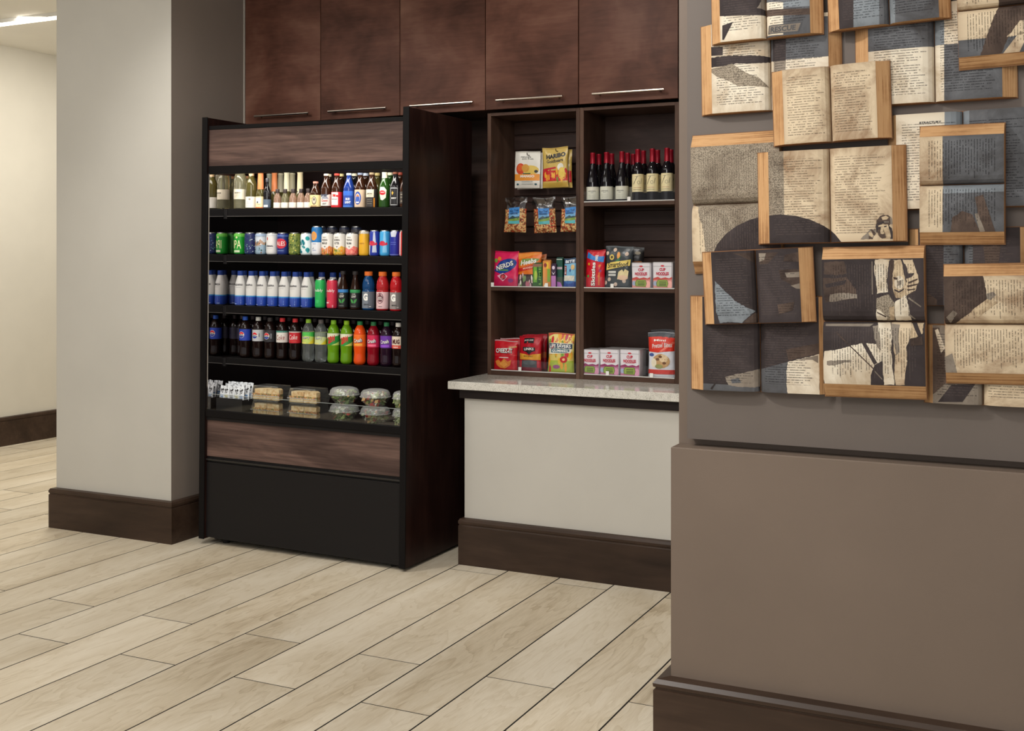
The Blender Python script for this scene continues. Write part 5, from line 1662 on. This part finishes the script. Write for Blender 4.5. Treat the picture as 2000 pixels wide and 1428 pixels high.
# front layer
book('open book at the top left with the word rescue printed on its right page', 1, 'U', [1391.5, 1407, 1494.5, 1582.7, 1608], [-122, 73.5], [(1407, 80.5), (1583, 62)], ('pale', 'slate'),
     [('L', [(1400, -130), (1500, -130), (1500, 29), (1400, 32)], 'dark'), ('L', [(1478, -20), (1486, 2), (1478, 16), (1500, 20), (1500, -20)], 'mid'), ('L', [(1411, 50), (1432, 43), (1414, 78), (1411, 78)], 'dark'),
      ('R', [(1490, 4), (1530, 4), (1530, 20), (1490, 22)], 'pale'), ('R', [(1490, 32), (1530, 30), (1530, 68), (1490, 70)], 'pale'), ('R', [(1490, 19), (1590, 16), (1590, 28), (1490, 32)], 'brown'), ('R', [(1530, 4), (1590, -6), (1590, 12), (1530, 14)], 'blue'),
      ('R', [(1501, 50), (1567, 43), (1560, 62), (1499, 67)], INKB), ('R', [(1503, 51.5), (1564, 45), (1558, 60.8), (1501, 65.4)], 'mid')],
     [('R', 'RESCUE', 1529.5, 56, .078, .016, INKB)])
book('slate coloured open book at the top centre', 1, 'U', [1619.5, 1639.5, 1735.7, 1834.5, 1857], [-122, 45.5], [(1640, 58), (1834, 34.5)], ('blue', 'slate'),
     [('L', [(1630, -130), (1667, -130), (1667, 70), (1630, 70)], 'dark'), ('L', [(1717, -130), (1740, -130), (1740, 60), (1717, 60)], 'slate'), ('R', [(1735, -130), (1748, -130), (1748, 60), (1735, 60)], 'blue')])
book('open book turned on its side in the top right corner, diagonal dark bands', 1, 'R', [-72, -52, 20, 113, 137], [1870, 2074], [(1870, 113.5), (2000, 101)], ('sepia', 'sepia'),
     [('R', [(1868, 80), (2090, 60), (2090, 200), (1868, 200)], 'slate'), ('*', [(1914, 112), (1950, 13), (1966, -60), (2090, -60), (2090, 30), (1992, 40), (1956, 104)], 'brown'), ('R', [(1958, 106), (1992, 62), (2010, 62), (1990, 104)], 'sepia'), ('R', [(1966, 72), (1998, 46), (2010, 46), (2010, 64), (1970, 72)], 'sepia')])
book('upright sepia open book in front, upper middle, spotted pages of text', 1, 'U', [1512, 1532, 1622.5, 1714.6, 1742], [128, 275.5], [(1532, 281.5), (1715, 268)], ('sepia', 'sepia'))
book('largest sepia open book, centre left, a helmeted head printed at lower right', 1, 'U', [1482.5, 1503, 1620, 1744, 1771.5], [290.5, 473], [(1505, 475.5), (1747, 470.5)], ('sepia', 'sepia'),
     [('L', [(1490, 285), (1530, 285), (1532, 420), (1490, 420)], 'mott'), ('*', disc(), 'dark'),
      ('R', [(1680.9, 467.7), (1695.2, 452.8), (1700.8, 447.3), (1710.1, 448.2), (1711.9, 457.5), (1708.2, 459.3), (1705.4, 465.8), (1697.1, 467.7)], 'mid'),
      ('R', [(1696.2, 454.7), (1701.7, 451.9), (1706.3, 459.3), (1703.6, 464.0), (1698.0, 459.3)], 'tan'),
      ('R', [(1699.9, 449.1), (1703.6, 447.7), (1710.5, 455.6), (1709.1, 460.3), (1705.4, 459.3), (1703.6, 453.8)], 'brown'),
      ('R', [(1696.6, 460.3), (1704.5, 464.4), (1705.4, 467.2), (1697.1, 467.2)], 'brown'),
      ('R', [(1710.8, 440.8), (1711.9, 430.6), (1718.4, 422.7), (1724.9, 419.3), (1734.2, 419.9), (1740.6, 424.6), (1742.5, 433.4), (1736.9, 440.8), (1715.6, 442.6)], 'brown'),
      ('R', [(1721.2, 424.6), (1730.5, 421.3), (1736.0, 424.8), (1732.3, 428.7), (1724.0, 429.8)], 'tan'),
      ('R', [(1737.9, 423.2), (1741.6, 426.0), (1743.4, 437.1), (1739.7, 438.9)], 'mid'),
      ('R', [(1715.6, 440.8), (1724.9, 436.9), (1734.2, 438.5), (1737.4, 448.2), (1739.3, 455.6), (1739.9, 466.0), (1726.7, 466.4), (1719.3, 464.0), (1714.7, 455.6)], 'tan'),
      ('R', [(1711.9, 437.1), (1724.0, 432.0), (1737.9, 432.4), (1734.2, 435.7), (1724.0, 436.3), (1715.6, 440.8)], 'dark'),
      ('R', [(1726.0, 432.6), (1736.9, 432.6), (1735.6, 434.7), (1726.9, 434.7)], 'mid'),
      ('R', [(1715.6, 443.6), (1720.7, 442.8), (1720.7, 446.4), (1719.3, 451.9), (1720.3, 456.5), (1724.0, 457.5), (1728.6, 455.6), (1730.9, 464.0), (1723.0, 466.2), (1718.4, 463.0), (1714.9, 455.6)], 'brown'),
      ('R', [(1720.7, 446.4), (1724.0, 451.4), (1722.7, 455.8), (1720.3, 454.7)], 'sepia'),
      ('R', [(1726.3, 441.9), (1731.8, 440.8), (1731.6, 443.2), (1727.2, 443.9)], 'dark'),
      ('R', [(1716.4, 444.7), (1720.1, 443.9), (1720.3, 446.5), (1717.0, 447.3)], 'dark'),
      ('R', [(1724.9, 445.4), (1726.9, 451.9), (1731.4, 463.0), (1729.1, 459.3), (1725.4, 451.9)], 'brown'),
      ('R', [(1735.3, 439.9), (1741.6, 445.4), (1745.7, 455.6), (1745.1, 466.7), (1738.8, 466.7), (1739.0, 455.6)], 'dark'),
      ('R', [(1710.5, 439.9), (1715.6, 441.7), (1715.6, 448.2), (1713.3, 455.6), (1711.4, 451.9)], 'dark')])
book('sideways open book with slate pages and one pale column, right of centre', 1, 'R', [248, 268, 362, 454, 477.5], [1796, 1961], [(1796, 454.5), (1961, 453)], ('slate', 'slate'),
     [('*', [(1790, 240), (1841, 240), (1841, 480), (1790, 480)], 'sepia'), ('R', [(1841, 362), (1970, 358), (1970, 374), (1841, 378)], 'blue'), ('R', [(1860, 425), (1880, 412), (1900, 420), (1915, 455), (1855, 455)], 'brown'), ('R', [(1904, 385), (1920, 380), (1945, 455), (1918, 455)], 'brown'), ('R', [(1904, 418), (1910, 416), (1924, 452), (1914, 454)], 'mid')])
book('dark open book in front at the lower left with a pale triangle', 1, 'U', [1378, 1395, 1478.5, 1566, 1593.5], [488.5, 631], [(1395, 633), (1566, 629)], ('dark', 'dark'),
     [('L', [(1431.2, 494.8), (1473.9, 493.4), (1476.1, 515.2), (1449.8, 501.3)], 'brown'),
      ('R', [(1480.9, 493.9), (1520.3, 492.6), (1499.8, 515.2), (1482.8, 516.2)], 'brown'),
      ('R', [(1481.3, 494.8), (1496.1, 494.8), (1492.4, 507.8), (1482.2, 511.5)], 'mid'),
      ('R', [(1533.2, 497.6), (1565.1, 491.1), (1565.1, 511.5), (1530.5, 510.6)], 'brown'),
      ('R', [(1521.2, 528.2), (1567.0, 525.4), (1567.7, 564.4), (1548.1, 558.8), (1525.8, 545.9)], 'brown'),
      ('R', [(1533.2, 532.9), (1567.0, 530.5), (1567.0, 541.2), (1537.0, 542.1)], 'mid'),
      ('R', [(1544.4, 557.9), (1567.4, 552.0), (1567.7, 564.4), (1555.5, 563.8)], 'mid'),
      ('R', [(1518.4, 595.0), (1551.8, 589.4), (1548.1, 606.1), (1522.1, 613.6)], 'brown'),
      ('L', [(1396.3, 549.0), (1414.5, 567.2), (1434.9, 587.6), (1473.9, 608.0), (1449.8, 631.2), (1406.2, 631.2), (1398.8, 609.9)], 'blue'),
      ('L', [(1451.6, 630.3), (1473.9, 610.8), (1477.6, 613.6), (1475.7, 630.6)], 'brown')])
book('sideways open book, lower middle, printed with a man standing in trousers', 1, 'R', [484, 507, 628, 749, 773], [1607, 1806], [(1607, 508), (1806, 505)], ('dark', 'dark'),
     [('L', [(1607.5, 542.9), (1653.9, 541.1), (1671.8, 564.3), (1673.6, 582.2), (1648.6, 585.7), (1612.9, 591.1)], 'brown'),
      ('L', [(1609.3, 512.5), (1648.6, 510.7), (1653.9, 533.9), (1630.7, 537.5), (1609.3, 535.7)], 'brown'),
      ('L', [(1611.1, 555.4), (1653.9, 546.4), (1650.4, 555.4), (1614.6, 562.5)], 'dark'),
      ('L', [(1621.8, 575.0), (1674.5, 575.0), (1674.5, 583.1), (1646.8, 585.7), (1620.0, 589.3)], 'mid'),
      ('L', [(1702.2, 510.7), (1704.3, 510.7), (1704.8, 575.0), (1703.1, 575.0)], 'mid'),
      ('L', [(1709.3, 507.1), (1737.9, 507.1), (1734.3, 570.6), (1712.9, 574.1), (1710.2, 546.4)], 'pale'),
      ('L', [(1737.9, 507.1), (1759.3, 507.1), (1764.7, 532.2), (1771.8, 558.9), (1773.6, 575.0), (1766.5, 582.2), (1750.4, 582.2), (1743.2, 560.7), (1743.2, 533.9)], 'tan'),
      ('L', [(1737.9, 508.0), (1746.8, 508.9), (1744.1, 532.2), (1741.8, 560.7), (1736.1, 569.7)], 'brown'),
      ('L', [(1762.9, 506.8), (1782.5, 506.8), (1789.7, 528.6), (1795.0, 550.0), (1787.9, 567.9), (1773.6, 575.0), (1764.7, 562.5), (1771.8, 550.0), (1766.5, 535.7)], 'sepia'),
      ('L', [(1763.8, 510.7), (1770.9, 521.4), (1773.6, 533.9), (1786.1, 533.0), (1780.7, 541.1), (1769.1, 544.7), (1765.6, 533.9)], 'dark'),
      ('L', [(1773.6, 550.9), (1792.4, 543.8), (1792.4, 546.8), (1775.4, 554.5)], 'brown'),
      ('L', [(1770.9, 558.0), (1793.6, 553.6), (1793.2, 556.4), (1773.6, 561.1)], 'brown'),
      ('L', [(1770.9, 565.2), (1788.8, 563.4), (1787.0, 566.1), (1773.6, 568.2)], 'brown'),
      ('L', [(1779.0, 575.0), (1787.0, 567.9), (1782.5, 569.7), (1776.3, 573.2)], 'brown'),
      ('L', [(1766.5, 551.8), (1765.1, 558.5), (1761.5, 563.4), (1756.6, 565.2), (1751.7, 563.4), (1748.1, 558.5), (1746.8, 551.8), (1748.1, 545.1), (1751.7, 540.2), (1756.6, 538.4), (1761.5, 540.2), (1765.1, 545.1)], 'pale'),
      ('L', [(1746.8, 564.3), (1755.7, 568.8), (1766.5, 562.5), (1765.6, 565.7), (1755.7, 571.8), (1746.8, 567.5)], 'dark'),
      ('L', [(1744.7, 541.1), (1754.0, 542.5), (1751.3, 546.8), (1745.9, 545.5)], 'brown'),
      ('L', [(1752.2, 550.0), (1761.1, 546.4), (1761.1, 555.4), (1754.0, 558.9)], 'mid'),
      ('L', [(1712.9, 582.2), (1736.1, 575.0), (1746.8, 591.1), (1743.2, 625.9), (1712.0, 625.9)], 'mott'),
      ('L', [(1748.6, 589.3), (1770.0, 575.0), (1775.4, 600.0), (1779.9, 625.9), (1748.6, 625.9)], 'pale'),
      ('L', [(1712.0, 603.6), (1720.0, 607.2), (1732.5, 619.7), (1730.7, 625.9), (1712.0, 625.0)], 'pale'),
      ('L', [(1712.9, 609.0), (1730.7, 617.9), (1729.8, 620.6), (1712.9, 611.6)], 'brown'),
      ('L', [(1737.0, 600.0), (1746.8, 598.2), (1746.8, 625.9), (1737.9, 625.9)], 'tan'),
      ('L', [(1775.4, 580.4), (1799.5, 598.2), (1798.6, 600.4), (1773.6, 583.1)], 'mid'),
      ('L', [(1775.4, 612.5), (1787.9, 623.2), (1786.1, 624.3), (1773.6, 616.1)], 'mid'),
      ('R', [(1610.6, 685.8), (1663.1, 674.8), (1683.3, 670.2), (1712.8, 672.0), (1722.0, 688.6), (1722.0, 705.2), (1709.1, 712.5), (1701.7, 732.8), (1700.8, 752.1), (1610.6, 752.1)], 'pale'),
      ('R', [(1615.2, 705.2), (1663.1, 703.3), (1663.1, 707.0), (1628.1, 714.4), (1615.2, 712.5)], 'mid'),
      ('R', [(1611.6, 632.5), (1705.4, 632.5), (1698.0, 638.0), (1611.6, 637.1)], 'mid'),
      ('R', [(1678.7, 661.9), (1687.9, 663.8), (1713.7, 708.8), (1707.2, 712.5)], 'dark'),
      ('R', [(1631.8, 649.0), (1635.1, 649.6), (1707.6, 719.9), (1705.4, 721.2)], 'brown'),
      ('R', [(1703.6, 637.1), (1714.6, 635.2), (1722.0, 670.2), (1723.8, 688.6), (1712.8, 675.7), (1707.2, 659.2)], 'mid'),
      ('R', [(1712.8, 630.6), (1737.6, 630.6), (1740.4, 679.4), (1744.0, 718.0), (1746.8, 752.1), (1726.6, 752.1), (1723.8, 703.3), (1720.1, 670.2)], 'pale'),
      ('R', [(1739.4, 630.6), (1779.0, 630.6), (1776.2, 662.8), (1769.8, 679.4), (1769.8, 718.0), (1767.0, 752.1), (1749.6, 752.1), (1748.6, 694.1), (1745.0, 670.2)], 'sepia'),
      ('R', [(1740.4, 632.5), (1756.9, 634.3), (1754.2, 661.0), (1757.8, 688.6), (1751.4, 694.1), (1745.0, 670.2)], 'mid'),
      ('R', [(1739.4, 685.8), (1748.1, 692.3), (1749.2, 752.1), (1746.6, 752.1), (1742.6, 718.0)], 'dark'),
      ('R', [(1700.8, 732.8), (1709.1, 712.5), (1722.0, 705.2), (1726.7, 752.1), (1701.0, 752.1)], 'dark'),
      ('R', [(1708.7, 723.6), (1723.8, 740.1), (1722.9, 742.0), (1707.6, 725.4)], 'mid'),
      ('R', [(1779.0, 632.5), (1803.8, 631.2), (1802.0, 651.8), (1790.0, 659.2), (1777.2, 661.9)], 'tan'),
      ('R', [(1780.8, 631.2), (1790.0, 631.2), (1800.2, 653.6), (1793.4, 657.7)], 'dark'),
      ('R', [(1778.1, 661.0), (1801.1, 657.3), (1802.9, 673.9), (1779.0, 675.7)], 'brown')])
book('sideways open book at the right, pale lower page of vertical text', 1, 'R', [517, 540, 633.5, 727.5, 747.5], [1845, 2048], [(1846, 541), (2000, 539)], ('sepia', 'sepia'),
     [('L', [(1840, 535), (1920, 535), (1924, 560), (1928, 584), (1900, 605), (1884, 618), (1866, 632), (1840, 640)], 'brown'), ('L', [(1926, 574), (1940, 570), (1946, 576), (1930, 590)], 'mid'), ('L', [(1848, 620), (1862, 606), (1870, 612), (1856, 632)], 'mid'), ('L', [(1900, 605), (1928, 584), (1950, 590), (1910, 620)], 'tan'), ('R', [(1840, 700), (1860, 690), (1870, 730), (1840, 735)], 'mid')])
